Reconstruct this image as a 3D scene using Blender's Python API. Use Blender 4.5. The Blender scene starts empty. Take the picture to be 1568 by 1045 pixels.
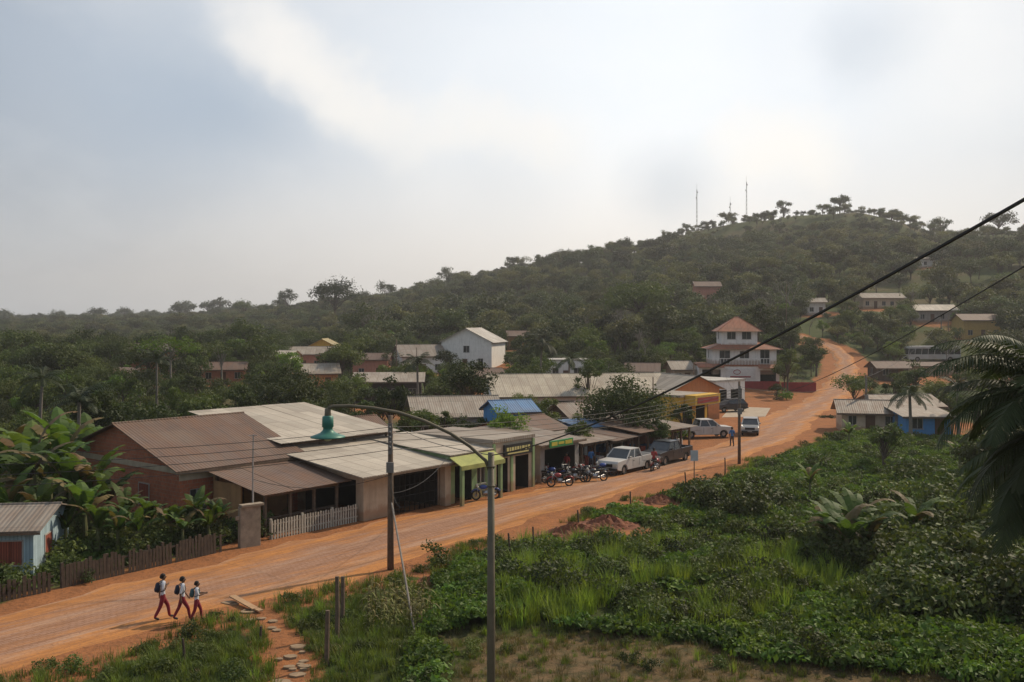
import bpy, math, random
import numpy as np
from mathutils import Vector, Matrix, Euler
random.seed(7); np.random.seed(7)
SC=bpy.context.scene
CAMZ=11.0; F=1524.0
# ------------------------------------------------------------------ survey helpers
def bx(b,d):            # survey bearing and distance -> x
    return (b-784.0)/F*d
def W(b,d): return (bx(b,d),d)
RPX=[-900,0,200,330,480,600,700,800,900,1000,1060,1150,1300,1400,1568,2500]
RY =[490,499,497,489,474,460,437,416,396,377,363,352,344,353,372,400]
RD =[900,850,800,750,680,640,610,590,570,560,550,545,530,490,450,400]
R0 =[130,130,130,130,130,130,130,130,130,130,130,134,150,165,165,165]
def sn(x,y,k,s=0.0):
    return (np.sin(x*k+1.7*np.sin(y*k*0.63+s)+s)+np.sin(y*k*1.13+1.3*np.sin(x*k*0.71+2*s)+1.9*s))*0.5
def gz(x,y):
    x=np.asarray(x,float); y=np.asarray(y,float)
    d=np.hypot(x,y); az=np.clip(np.arctan2(x,y),-0.8,0.85)
    px=784+F*np.tan(az)
    ry=np.interp(px,RPX,RY); dr=np.interp(px,RPX,RD); d0=np.interp(px,RPX,R0)
    zr=CAMZ+(490-ry)*dr/F
    s=np.clip((d-d0)/(dr-d0),0,1)
    z=zr*s**1.4
    z=z+s*np.clip(zr/40,0.1,1.4)*(3.4*sn(x,y,0.021,1.1)+2.6*sn(x,y,0.055,0.4))
    b=np.clip((d-dr)/500,0,1); z=z*(1-0.6*b*b*(3-2*b))
    z=z+(18+12*sn(x,y,0.002,.7))*np.exp(-((d-2900)/600)**2)+(7+9*sn(x,y,0.004,2.7))*np.exp(-((d-1700)/260)**2)*np.clip((900-px)/500,0,1)
    z=z+0.15*np.clip(30-d,0,30)
    side=(-0.788*(x+17.8)+0.616*(y-34.2))
    f=np.clip((-4.5-side)/4,0,1)*np.clip((100-d)/10,0,1)
    z=z+f*(0.16*sn(x,y,0.55,.3)+0.10*sn(x,y,1.3,2.3))
    return z
def G(x,y): return float(gz(x,y))
# ------------------------------------------------------------------ materials
def nt(name):
    m=bpy.data.materials.new(name); m.use_nodes=True
    t=m.node_tree; t.nodes.clear(); return m,t
def N(t,ty,**k):
    n=t.nodes.new(ty)
    for a,v in k.items(): setattr(n,a,v)
    return n
def L(t,a,b): t.links.new(a,b)
def ramp(t,src,p0,p1,c0=(0,0,0,1),c1=(1,1,1,1)):
    r=N(t,'ShaderNodeValToRGB'); e=r.color_ramp.elements
    e[0].position=p0;e[1].position=p1;e[0].color=c0;e[1].color=c1
    L(t,src,r.inputs[0]); return r.outputs[0]
def mixc(t,f,a,b,mode='MIX'):
    m=N(t,'ShaderNodeMix',data_type='RGBA',blend_type=mode)
    for sock,v in ((0,f),(6,a),(7,b)):
        if isinstance(v,(int,float)): m.inputs[sock].default_value=v
        elif isinstance(v,tuple): m.inputs[sock].default_value=v if len(v)==4 else (*v,1)
        else: L(t,v,m.inputs[sock])
    return m.outputs[2]
def noise(t,vec,scale,detail=4,rough=.6):
    n=N(t,'ShaderNodeTexNoise'); n.inputs['Scale'].default_value=scale; n.inputs['Detail'].default_value=detail; n.inputs['Roughness'].default_value=rough
    L(t,vec,n.inputs['Vector']); return n.outputs['Fac']
def out(t,bsdf):
    o=N(t,'ShaderNodeOutputMaterial'); L(t,bsdf,o.inputs[0])
CACHE={}
def pm(name,c1,c2=None,scale=3,rough=.85,bump=.15,metal=0,dirt=0.35,spec=.3):
    if name in CACHE: return CACHE[name]
    if c2 is None: c2=tuple(v*.7 for v in c1)
    m,t=nt(name); tc=N(t,'ShaderNodeTexCoord').outputs['Object']
    a=noise(t,tc,scale); f=ramp(t,a,.35,.68)
    c=mixc(t,f,c1,c2)
    d=ramp(t,noise(t,tc,scale*.23,5,.7),.45,.75)
    dm=N(t,'ShaderNodeMath',operation='MULTIPLY'); L(t,d,dm.inputs[0]); dm.inputs[1].default_value=dirt
    c=mixc(t,dm.outputs[0],c,tuple(v*.45+.02 for v in c1))
    b=N(t,'ShaderNodeBsdfPrincipled'); L(t,c,b.inputs['Base Color']); b.inputs['Roughness'].default_value=rough; b.inputs['Metallic'].default_value=metal
    b.inputs['Specular IOR Level'].default_value=spec
    if bump:
        bp=N(t,'ShaderNodeBump'); bp.inputs['Strength'].default_value=bump; bp.inputs['Distance'].default_value=.05
        L(t,noise(t,tc,scale*5,3),bp.inputs['Height']); L(t,bp.outputs[0],b.inputs['Normal'])
    out(t,b.outputs[0]); CACHE[name]=m; return m
def plaster(name,c1,c2):
    """painted render: rain streaks, earth splash near the ground"""
    if name in CACHE: return CACHE[name]
    m,t=nt(name); tc=N(t,'ShaderNodeTexCoord').outputs['Object']
    c=mixc(t,ramp(t,noise(t,tc,1.5),.35,.68),c1,c2)
    mp=N(t,'ShaderNodeMapping'); mp.inputs['Scale'].default_value=(3,3,.35); L(t,tc,mp.inputs[0])
    st=ramp(t,noise(t,mp.outputs[0],1.2,6,.7),.48,.74); q=N(t,'ShaderNodeMath',operation='MULTIPLY'); L(t,st,q.inputs[0]); q.inputs[1].default_value=.45
    c=mixc(t,q.outputs[0],c,tuple(v*.42+.02 for v in c1))
    s=N(t,'ShaderNodeSeparateXYZ'); L(t,tc,s.inputs[0]); ad=N(t,'ShaderNodeMath',operation='MULTIPLY_ADD'); L(t,noise(t,tc,2.5,4),ad.inputs[0]); ad.inputs[1].default_value=-.9; L(t,s.outputs[2],ad.inputs[2])
    sp=ramp(t,ad.outputs[0],0.0,.3,(.6,.6,.6,1),(0,0,0,1))
    c=mixc(t,sp,c,(.28,.15,.08))
    b=N(t,'ShaderNodeBsdfPrincipled'); L(t,c,b.inputs['Base Color']); b.inputs['Roughness'].default_value=.9; b.inputs['Specular IOR Level'].default_value=.2
    out(t,b.outputs[0]); CACHE[name]=m; return m
def roofmat(name,c,axis='X',rust=.3,rustc=(.17,.085,.045),pitch=.2):
    key=name+axis+('r' if rust>.35 else '')
    if key in CACHE: return CACHE[key]
    m,t=nt(key); tc=N(t,'ShaderNodeTexCoord').outputs['Object']
    w=N(t,'ShaderNodeTexWave',wave_type='BANDS',bands_direction=axis); w.inputs['Scale'].default_value=.314/pitch; w.inputs['Distortion'].default_value=0
    L(t,tc,w.inputs['Vector'])
    br=N(t,'ShaderNodeTexBrick'); br.inputs['Scale'].default_value=1; br.inputs['Brick Width'].default_value=1.0 if axis=='X' else 2.2; br.inputs['Row Height'].default_value=2.2 if axis=='X' else 1.0
    br.inputs['Mortar Size'].default_value=.025; br.offset=0
    br.inputs['Color1'].default_value=(*c,1); br.inputs['Color2'].default_value=(*[v*.66 for v in c],1); br.inputs['Mortar'].default_value=(*[v*.45 for v in c],1)
    L(t,tc,br.inputs['Vector'])
    mp=N(t,'ShaderNodeMapping'); mp.inputs['Scale'].default_value=(1.6,.35,1) if axis=='X' else (.35,1.6,1); L(t,tc,mp.inputs[0])
    f=ramp(t,noise(t,mp.outputs[0],1.3,6,.7),.38,.68)
    mm=N(t,'ShaderNodeMath',operation='MULTIPLY'); L(t,f,mm.inputs[0]); mm.inputs[1].default_value=min(.9,rust*1.6)
    col=mixc(t,mm.outputs[0],br.outputs[0],rustc)
    col=mixc(t,ramp(t,noise(t,tc,.35,3),.4,.7),col,mixc(t,.35,col,(.2,.16,.12)))
    wm=N(t,'ShaderNodeMath',operation='MULTIPLY'); L(t,w.outputs['Fac'],wm.inputs[0]); wm.inputs[1].default_value=.28
    col=mixc(t,wm.outputs[0],col,tuple(v*.35 for v in c))
    b=N(t,'ShaderNodeBsdfPrincipled'); L(t,col,b.inputs['Base Color']); b.inputs['Roughness'].default_value=.68; b.inputs['Specular IOR Level'].default_value=.3
    bp=N(t,'ShaderNodeBump'); bp.inputs['Strength'].default_value=.6; bp.inputs['Distance'].default_value=.03
    L(t,w.outputs['Fac'],bp.inputs['Height']); L(t,bp.outputs[0],b.inputs['Normal']); out(t,b.outputs[0])
    CACHE[key]=m; return m
def blockmat(name,c,mort,bw,rh,ms,stain=.6):
    if name in CACHE: return CACHE[name]
    m,t=nt(name); tc=N(t,'ShaderNodeTexCoord').outputs['Object']
    sp=N(t,'ShaderNodeSeparateXYZ'); L(t,tc,sp.inputs[0])
    ad=N(t,'ShaderNodeMath',operation='ADD'); L(t,sp.outputs[0],ad.inputs[0]); L(t,sp.outputs[1],ad.inputs[1])
    cb=N(t,'ShaderNodeCombineXYZ'); L(t,ad.outputs[0],cb.inputs[0]); L(t,sp.outputs[2],cb.inputs[1])
    br=N(t,'ShaderNodeTexBrick'); br.inputs['Scale'].default_value=1; br.inputs['Brick Width'].default_value=bw; br.inputs['Row Height'].default_value=rh; br.inputs['Mortar Size'].default_value=ms
    if rh>3: br.offset=0
    br.inputs['Color1'].default_value=(*c,1); br.inputs['Color2'].default_value=(*[v*.72 for v in c],1); br.inputs['Mortar'].default_value=(*mort,1)
    L(t,cb.outputs[0],br.inputs['Vector'])
    f=ramp(t,noise(t,tc,1.6,5,.7),.42,.74)
    col=mixc(t,f,br.outputs[0],tuple(v*stain+.01 for v in c))
    b=N(t,'ShaderNodeBsdfPrincipled'); L(t,col,b.inputs['Base Color']); b.inputs['Roughness'].default_value=.9; out(t,b.outputs[0]); CACHE[name]=m; return m
def brickmat(name,c,mort=(.25,.2,.16)): return blockmat(name,c,mort,.3,.2,.012)
def plankmat(name,c,wd=.18): return blockmat(name,c,tuple(v*.25 for v in c),wd,6,.012,.55)
def leafmat(name,c1,c2,c3,trans=.35,nsc=.6,rough=.6,vlo=.6,vhi=1.4):
    if name in CACHE: return CACHE[name]
    m,t=nt(name); tc=N(t,'ShaderNodeTexCoord').outputs['Object']
    ge=N(t,'ShaderNodeNewGeometry'); oi=N(t,'ShaderNodeObjectInfo')
    c=mixc(t,ge.outputs['Random Per Island'],c1,c2)
    f=ramp(t,noise(t,tc,nsc,2),.4,.62)
    c=mixc(t,f,c,mixc(t,.6,c,c3))
    c=mixc(t,oi.outputs['Random'],mixc(t,.55,c,c3),mixc(t,.35,c,c2))
    hs=N(t,'ShaderNodeHueSaturation'); L(t,c,hs.inputs['Color'])
    def rnd(k,a,b):
        mr=N(t,'ShaderNodeMapRange'); mr.inputs[3].default_value=a; mr.inputs[4].default_value=b
        fr=N(t,'ShaderNodeMath',operation='FRACT'); mu=N(t,'ShaderNodeMath',operation='MULTIPLY'); mu.inputs[1].default_value=k
        L(t,oi.outputs['Random'],mu.inputs[0]); L(t,mu.outputs[0],fr.inputs[0]); L(t,fr.outputs[0],mr.inputs[0]); return mr.outputs[0]
    L(t,rnd(37.3,vlo,vhi),hs.inputs['Value']); L(t,rnd(91.7,.475,.508),hs.inputs['Hue'])
    d=N(t,'ShaderNodeBsdfPrincipled'); L(t,hs.outputs[0],d.inputs['Base Color']); d.inputs['Roughness'].default_value=rough; d.inputs['Specular IOR Level'].default_value=.25
    tr=N(t,'ShaderNodeBsdfTranslucent'); L(t,mixc(t,1.0,hs.outputs[0],(1.0,1.0,.45,1),'MULTIPLY'),tr.inputs[0])
    mx=N(t,'ShaderNodeMixShader'); mx.inputs[0].default_value=trans; L(t,d.outputs[0],mx.inputs[1]); L(t,tr.outputs[0],mx.inputs[2])
    out(t,mx.outputs[0]); CACHE[name]=m; return m
# ------------------------------------------------------------------ mesh builder
class MB:
    def __init__(s): s.V=[];s.F=[];s.M=[];s.m=0
    def add(s,V,Fs):
        o=len(s.V); s.V+= [tuple(v) for v in V]; s.F+=[tuple(i+o for i in f) for f in Fs]; s.M+=[s.m]*len(Fs)
    def box(s,x0,x1,y0,y1,z0,z1):
        s.add([(x0,y0,z0),(x1,y0,z0),(x1,y1,z0),(x0,y1,z0),(x0,y0,z1),(x1,y0,z1),(x1,y1,z1),(x0,y1,z1)],
              [(0,3,2,1),(4,5,6,7),(0,1,5,4),(1,2,6,5),(2,3,7,6),(3,0,4,7)])
    def obox(s,c,sx,sy,sz,R):
        V=[]
        for dz in(-.5,.5):
            for dx,dy in((-.5,-.5),(.5,-.5),(.5,.5),(-.5,.5)): V.append(Vector(c)+R@Vector((dx*sx,dy*sy,dz*sz)))
        s.add(V,[(0,3,2,1),(4,5,6,7),(0,1,5,4),(1,2,6,5),(2,3,7,6),(3,0,4,7)])
    def tube(s,P,R,n=8,cap=True):
        P=[Vector(p) for p in P]
        if not hasattr(R,'__len__'): R=[R]*len(P)
        V=[];Fs=[]
        prev=None
        for i,p in enumerate(P):
            d=(P[min(i+1,len(P)-1)]-P[max(i-1,0)]).normalized()
            a=prev if prev is not None else (Vector((1,0,0)) if abs(d.x)<.9 else Vector((0,1,0)))
            a=(a-d*a.dot(d)).normalized(); prev=a; b=d.cross(a)
            for k in range(n):
                th=2*math.pi*k/n; V.append(p+(a*math.cos(th)+b*math.sin(th))*R[i])
        for i in range(len(P)-1):
            for k in range(n):
                k2=(k+1)%n; Fs.append((i*n+k,i*n+k2,(i+1)*n+k2,(i+1)*n+k))
        if cap: Fs.append(tuple(range(n))[::-1]); Fs.append(tuple((len(P)-1)*n+k for k in range(n)))
        s.add(V,Fs)
    def ring(s,c,ax,R,r,n=20,k=8):
        c=Vector(c);ax=Vector(ax).normalized();a=ax.orthogonal().normalized();b=ax.cross(a);V=[];Fs=[]
        for i in range(n):
            t=2*math.pi*i/n;d=a*math.cos(t)+b*math.sin(t)
            for j in range(k):
                u=2*math.pi*j/k; V.append(c+d*(R+r*math.cos(u))+ax*r*math.sin(u))
        for i in range(n):
            for j in range(k):
                Fs.append((i*k+j,((i+1)%n)*k+j,((i+1)%n)*k+(j+1)%k,i*k+(j+1)%k))
        s.add(V,Fs)
    def sph(s,c,rx,ry,rz,n=12,k=8,wob=0):
        V=[];Fs=[]
        for i in range(k+1):
            ph=math.pi*i/k
            for j in range(n):
                th=2*math.pi*j/n; w=1+wob*(random.random()-.5)
                V.append((c[0]+rx*w*math.sin(ph)*math.cos(th),c[1]+ry*w*math.sin(ph)*math.sin(th),c[2]+rz*w*math.cos(ph)))
        for i in range(k):
            for j in range(n): Fs.append((i*n+j,(i+1)*n+j,(i+1)*n+(j+1)%n,i*n+(j+1)%n))
        s.add(V,Fs)
    def prism(s,prof,y0,y1,y0b=None):
        n=len(prof); V=[(p[0],y0,p[1]) for p in prof]+[(p[0],y1,p[1]) for p in prof]
        s.add(V,[tuple(range(n)),tuple(range(2*n-1,n-1,-1))]+[(i,i+n,(i+1)%n+n,(i+1)%n) for i in range(n)])
    def slab(s,c,th=.05):
        c=[Vector(p) for p in c]; n=(c[1]-c[0]).cross(c[3]-c[0]).normalized()
        if n.z<0: n=-n
        lo=[p-n*th for p in c]; s.add(c+lo,[(0,1,2,3),(7,6,5,4),(0,4,5,1),(1,5,6,2),(2,6,7,3),(3,7,4,0)])
    def mesh(s,name,mats,smooth=False):
        me=bpy.data.meshes.new(name); me.from_pydata(s.V,[],s.F)
        for m in (mats if isinstance(mats,(list,tuple)) else [mats]): me.materials.append(m)
        me.polygons.foreach_set('material_index',s.M)
        if smooth: me.polygons.foreach_set('use_smooth',[True]*len(s.F))
        me.update(); return me
    def obj(s,name,mats,parent=None,smooth=False,bevel=0,loc=None,rot=0):
        o=bpy.data.objects.new(name,s.mesh(name,mats,smooth)); SC.collection.objects.link(o)
        if parent: o.parent=parent
        if loc: o.location=loc
        o.rotation_euler[2]=rot
        if bevel:
            b=o.modifiers.new('bevel','BEVEL'); b.width=bevel; b.segments=2; b.limit_method='ANGLE'; b.angle_limit=.6
        return o
def empty(name,loc,rot=0,scale=1):
    e=bpy.data.objects.new(name,None); e.empty_display_size=.3; SC.collection.objects.link(e); e.location=loc; e.rotation_euler[2]=rot; e.scale=(scale,)*3; return e
BASEB=[]
# ------------------------------------------------------------------ roads
RN=[(-52,-16),(-30,12),(-15.9,30.8),(-9.9,38.1),(-5.5,43),(-0.8,50.8),(4.5,58.9),(12.2,69.9),(17.7,77.9),(24.1,88),(28.5,96),(35,112),(43,130),(52,150),(60.0,172),(65.0,190),(66,202),(62.5,214)]
RF=[(-57,-10),(-35,18),(-19.9,37.2),(-16.2,42.4),(-12.0,48.4),(-8,54.0),(-3.4,59.5),(4.0,68.0),(10.7,77.5),(16.5,86),(21.0,94),(27.5,112),(37,130),(47,152),(55.5,172),(60.8,188),(61.8,199),(58.5,210)]
def resample(A,B,step=1.6):
    a=[];b=[]
    for i in range(len(A)-1):
        n=max(2,int(math.dist(A[i],A[i+1])/step))
        for k in range(n):
            f=k/n
            def cr(P):
                p0=P[max(i-1,0)];p1=P[i];p2=P[i+1];p3=P[min(i+2,len(P)-1)]
                return tuple(.5*((2*p1[q])+(-p0[q]+p2[q])*f+(2*p0[q]-5*p1[q]+4*p2[q]-p3[q])*f*f+(-p0[q]+3*p1[q]-3*p2[q]+p3[q])*f**3) for q in(0,1))
            a.append(cr(A));b.append(cr(B))
    a.append(A[-1]);b.append(B[-1]); return a,b
NA,FA=resample(RN,RF)
CL=np.array([((p[0]+q[0])/2,(p[1]+q[1])/2,math.dist(p,q)/2) for p,q in zip(NA,FA)])
def roaddist(x,y):
    x=np.asarray(x,float);y=np.asarray(y,float); best=np.full(x.shape,1e9)
    for cx,cy,hw in CL: best=np.minimum(best,np.hypot(x-cx,y-cy)-hw)
    return best
def roadside(x,y): return -0.788*(x+17.8)+0.616*(y-34.2)
PATH=[(-10.6,38.6),(-9.0,36.4),(-7.6,33.8),(-6.8,31),(-6.3,28)]
def pathdist(x,y):
    best=np.full(np.shape(x),1e9)
    for i in range(len(PATH)-1):
        for f in (0,.25,.5,.75):
            px=PATH[i][0]*(1-f)+PATH[i+1][0]*f; py=PATH[i][1]*(1-f)+PATH[i+1][1]*f
            best=np.minimum(best,np.hypot(x-px,y-py))
    return best
def heapf(x,y): return np.maximum.reduce([1.2-np.hypot((x-3.4)/5.0,(y-51)/3.2),1.1-np.hypot((x-8.5)/3.2,(y-58.5)/2.5),1.0-np.hypot((x+3.2)/1.6,(y-42)/1.5)])
def build_ground():
    az=list(np.arange(-34,34.01,.22)); az=[*np.arange(-180,-34,4.0),*az,*np.arange(38,180,4.0)]
    az=np.radians(np.array(az)); r=[1.5]
    while r[-1]<9000: r.append(r[-1]*(1.024 if r[-1]<700 else 1.06))
    r=np.array(r); A,R=np.meshgrid(az,r)
    X=R*np.sin(A);Y=R*np.cos(A);Z=gz(X,Y)
    nr,na=X.shape; V=np.stack([X,Y,Z],-1).reshape(-1,3)
    idx=np.arange(nr*na).reshape(nr,na)
    a=idx[:-1,:]; b=idx[1:,:]
    quads=np.stack([a,b,np.roll(b,-1,1),np.roll(a,-1,1)],-1).reshape(-1,4)
    V=np.vstack([V,[[0,0,float(gz(0.0,0.001))]]]); c=len(V)-1
    faces=quads[:,::-1].tolist()+[(c,int(idx[0,(i+1)%na]),int(idx[0,i])) for i in range(na)]
    me=bpy.data.meshes.new('ground'); me.from_pydata(V.tolist(),[],faces)
    x=V[:,0];y=V[:,1];d=np.hypot(x,y)
    rd=roaddist(x,y); side=roadside(x,y)
    n=sn(x,y,.8,.2)*.5+sn(x,y,2.1,1.2)*.3
    near=np.clip(1-(rd-.8-n*1.6)/1.6,0,1)
    farv=np.where((side>0)&(x>-14)&(x<40)&(d<165),np.clip(1-(rd-5)/5,0,1),0)
    yard=np.where((x>-20)&(x<40)&(d<130)&(side>8),.45+.4*sn(x,y,.15,.5),0)
    path=np.clip(1.6-pathdist(x,y)-n*.4,0,1)
    heap=np.clip(heapf(x,y)+n*.35,0,1)*.95
    hillr=np.where((d>230)&(y>0)&(x/np.maximum(y,1)>.2),np.clip(sn(x,y,.03,2.2)*1.6-.7,0,1)*np.clip(1-(d-150)/320,0,1),0)
    bank=np.where((x>48)&(d>125)&(d<215),np.clip(1-(rd-.6)/2.5,0,1),0)
    hy=np.zeros_like(x)
    for cx,cy,r_ in BASEB:
        if cy>60: hy=np.maximum(hy,np.clip(1.3-(np.hypot(x-cx,y-cy+1.5)-r_)/5,0,.85))
    dirt=np.clip(np.maximum.reduce([near,farv,yard,path,heap,hillr*.8,bank,hy+n*.3*(hy>.05)]),0,1)
    dry=np.clip(1-(d-33.5-n*1.5)/2.5,0,1)*np.clip((x+2.5)/2,0,1)
    for nm,arr in(('dirt',dirt),('dry',dry)):
        at=me.attributes.new(nm,'FLOAT','POINT'); at.data.foreach_set('value',arr.astype(np.float32))
    me.polygons.foreach_set('use_smooth',[True]*len(faces))
    m,t=nt('ground_soil_and_grass'); tc=N(t,'ShaderNodeTexCoord').outputs['Object']
    g=mixc(t,ramp(t,noise(t,tc,.35,5),.4,.65),(.045,.065,.018),(.075,.09,.028))
    g=mixc(t,ramp(t,noise(t,tc,.05,4),.5,.62),g,(.10,.082,.038))
    g=mixc(t,ramp(t,noise(t,tc,3.0,4),.45,.7),g,(.04,.042,.018))
    soil=mixc(t,ramp(t,noise(t,tc,.8,6,.7),.35,.7),(.34,.14,.055),(.22,.097,.045))
    soil=mixc(t,ramp(t,noise(t,tc,6,3),.5,.75),soil,(.14,.06,.03))
    dr=mixc(t,ramp(t,noise(t,tc,2,6,.7),.4,.65),(.16,.105,.055),(.065,.06,.028))
    ad=N(t,'ShaderNodeAttribute',attribute_name='dirt'); ay=N(t,'ShaderNodeAttribute',attribute_name='dry')
    def breakup(o,sc):
        s=N(t,'ShaderNodeMath',operation='ADD'); L(t,o,s.inputs[0]); q=N(t,'ShaderNodeMath',operation='MULTIPLY_ADD'); L(t,noise(t,tc,sc,5,.7),q.inputs[0]); q.inputs[1].default_value=1.2;q.inputs[2].default_value=-.6
        L(t,q.outputs[0],s.inputs[1]); return ramp(t,s.outputs[0],.35,.6)
    c=mixc(t,breakup(ay.outputs['Fac'],1.2),g,dr); c=mixc(t,breakup(ad.outputs['Fac'],1.5),c,soil)
    b=N(t,'ShaderNodeBsdfPrincipled'); L(t,c,b.inputs['Base Color']); b.inputs['Roughness'].default_value=.95; b.inputs['Specular IOR Level'].default_value=.1
    bp=N(t,'ShaderNodeBump'); bp.inputs['Strength'].default_value=.7; bp.inputs['Distance'].default_value=.18; L(t,noise(t,tc,3,6,.7),bp.inputs['Height']); L(t,bp.outputs[0],b.inputs['Normal'])
    out(t,b.outputs[0]); me.materials.append(m)
    o=bpy.data.objects.new('ground',me); SC.collection.objects.link(o)
def build_road():
    V=[];Fs=[];ac=[]; K=9
    for i,(p,q) in enumerate(zip(NA,FA)):
        wob0=.35*math.sin(i*.9)+.25*math.sin(i*2.3+1); wob1=.35*math.sin(i*1.1+2)+.25*math.sin(i*2.9)
        w=math.dist(p,q)
        for k in range(K):
            f=k/(K-1); f2=f*(1+(wob0+wob1)/w)-wob0/w
            x=p[0]+(q[0]-p[0])*f2; y=p[1]+(q[1]-p[1])*f2
            d=math.hypot(x,y); lift=.012 if d<125 else .012+min(.3,(d-125)*.012)
            edge=(k in(0,K-1)); z=G(x,y)*1.0+lift+.05*math.sin(f*math.pi)-(0.06+ (lift if d>125 else 0) if edge else 0)
            V.append((x,y,z)); ac.append(f*2-1)
    n=len(NA)
    for i in range(n-1):
        for k in range(K-1): Fs.append((i*K+k,(i+1)*K+k,(i+1)*K+k+1,i*K+k+1))
    me=bpy.data.meshes.new('road'); me.from_pydata(V,[],Fs); at=me.attributes.new('across','FLOAT','POINT'); at.data.foreach_set('value',ac)
    me.polygons.foreach_set('use_smooth',[True]*len(Fs))
    m,t=nt('road_dusty_pavers'); tc=N(t,'ShaderNodeTexCoord').outputs['Object']
    mp=N(t,'ShaderNodeMapping'); mp.inputs['Rotation'].default_value=(0,0,math.radians(-52)); L(t,tc,mp.inputs[0]); v=mp.outputs[0]
    br=N(t,'ShaderNodeTexBrick'); br.inputs['Scale'].default_value=1; br.inputs['Brick Width'].default_value=.26; br.inputs['Row Height'].default_value=.22; br.inputs['Mortar Size'].default_value=.015
    br.inputs['Color1'].default_value=(.34,.20,.135,1); br.inputs['Color2'].default_value=(.30,.17,.11,1); br.inputs['Mortar'].default_value=(.24,.12,.065,1); L(t,v,br.inputs['Vector'])
    mp2=N(t,'ShaderNodeMapping'); mp2.inputs['Scale'].default_value=(.16,1.5,1); L(t,v,mp2.inputs[0])
    a=N(t,'ShaderNodeAttribute',attribute_name='across').outputs['Fac']
    ab=N(t,'ShaderNodeMath',operation='ABSOLUTE'); L(t,a,ab.inputs[0])
    q=N(t,'ShaderNodeMath',operation='MULTIPLY_ADD'); L(t,noise(t,mp2.outputs[0],.9,7,.7),q.inputs[0]); q.inputs[1].default_value=2.6; q.inputs[2].default_value=-1.2
    s=N(t,'ShaderNodeMath',operation='ADD'); L(t,ab.outputs[0],s.inputs[0]); L(t,q.outputs[0],s.inputs[1])
    fe=ramp(t,s.outputs[0],.2,.8)
    dust=mixc(t,ramp(t,noise(t,tc,.7,6,.7),.35,.7),(.50,.215,.065),(.34,.15,.055))
    c=mixc(t,fe,br.outputs[0],dust)
    wv=N(t,'ShaderNodeMath',operation='MULTIPLY'); L(t,a,wv.inputs[0]); wv.inputs[1].default_value=9.0; ws=N(t,'ShaderNodeMath',operation='SINE'); L(t,wv.outputs[0],ws.inputs[0])
    wm=N(t,'ShaderNodeMath',operation='MULTIPLY'); L(t,ramp(t,ws.outputs[0],.35,.95),wm.inputs[0]); L(t,ramp(t,noise(t,mp2.outputs[0],1.5,4),.35,.65),wm.inputs[1])
    wq=N(t,'ShaderNodeMath',operation='MULTIPLY'); L(t,wm.outputs[0],wq.inputs[0]); wq.inputs[1].default_value=.75
    c=mixc(t,wq.outputs[0],c,(.41,.27,.19))
    mp3=N(t,'ShaderNodeMapping'); mp3.inputs['Scale'].default_value=(.09,3.4,1); L(t,v,mp3.inputs[0])
    c=mixc(t,ramp(t,noise(t,mp3.outputs[0],1.1,5,.7),.50,.70),c,mixc(t,.6,c,(.17,.075,.035)))
    c=mixc(t,ramp(t,noise(t,mp2.outputs[0],2.6,6,.75),.50,.74),c,(.22,.10,.045))
    c=mixc(t,ramp(t,noise(t,tc,9,3,.7),.52,.78),c,(.19,.10,.06))
    b=N(t,'ShaderNodeBsdfPrincipled'); L(t,c,b.inputs['Base Color']); b.inputs['Roughness'].default_value=.9; b.inputs['Specular IOR Level'].default_value=.15
    bp=N(t,'ShaderNodeBump'); bp.inputs['Strength'].default_value=.8; bp.inputs['Distance'].default_value=.08; L(t,noise(t,mp2.outputs[0],3,6,.75),bp.inputs['Height']); L(t,bp.outputs[0],b.inputs['Normal'])
    out(t,b.outputs[0]); me.materials.append(m)
    o=bpy.data.objects.new('road',me); SC.collection.objects.link(o)
build_road()
# ------------------------------------------------------------------ common materials
glass=pm('window_glass',(.02,.025,.03),(.04,.045,.05),2,.15,0,0,.1,.6)
dark=pm('dark_interior',(.03,.026,.022),(.02,.018,.015),2,.9,0)  # near-black colour paints in the shade inside open shops; grille shares it
white=plaster('white_plaster',(.74,.72,.68),(.64,.62,.58))
cream=plaster('cream_plaster',(.50,.41,.30),(.40,.32,.23))
ochre=plaster('ochre_plaster',(.42,.24,.11),(.32,.18,.09))
orange=plaster('orange_plaster',(.55,.25,.11),(.46,.21,.10))
yellow=plaster('yellow_plaster',(.60,.38,.07),(.50,.31,.06))
green=plaster('green_plaster',(.25,.35,.17),(.19,.28,.14))
greyw=plaster('grey_plaster',(.30,.27,.24),(.22,.2,.18))
pink=plaster('pink_plaster',(.50,.23,.165),(.40,.18,.13))
bluew=pm('blue_paint',(.07,.25,.50),(.06,.19,.40),2)
redp=pm('red_paint',(.30,.04,.04),(.22,.03,.03),2)
blackw=pm('black_stained_wood',(.035,.03,.028),(.05,.04,.035),3)
wood=pm('weathered_wood',(.16,.11,.075),(.10,.07,.05),5,.9,.3)
woodd=pm('dark_weathered_wood',(.085,.06,.042),(.05,.036,.028),5,.9,.3)
concrete=pm('concrete',(.32,.26,.195),(.21,.17,.125),3,.9,.2,0,.5)
brick=brickmat('red_brick',(.46,.14,.065),(.30,.2,.14)); brick2=brickmat('hollow_brick',(.46,.18,.095))
bark=pm('bark',(.10,.075,.055),(.06,.045,.035),6,.95,.4)
barkl=pm('pale_bark',(.22,.19,.16),(.15,.13,.11),6,.95,.4)
framew=pm('painted_frame',(.36,.34,.31),(.28,.26,.24),4)
doorm=plankmat('door_wood',(.14,.07,.04),.14)
shutm=plankmat('red_shutter',(.32,.075,.04),.1)
RL=(.54,.48,.39);RB=(.15,.10,.078);RG=(.29,.255,.215);RT=(.36,.125,.065);RW=(.56,.54,.49);RD_=(.12,.10,.09);RS=(.38,.335,.275)
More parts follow.
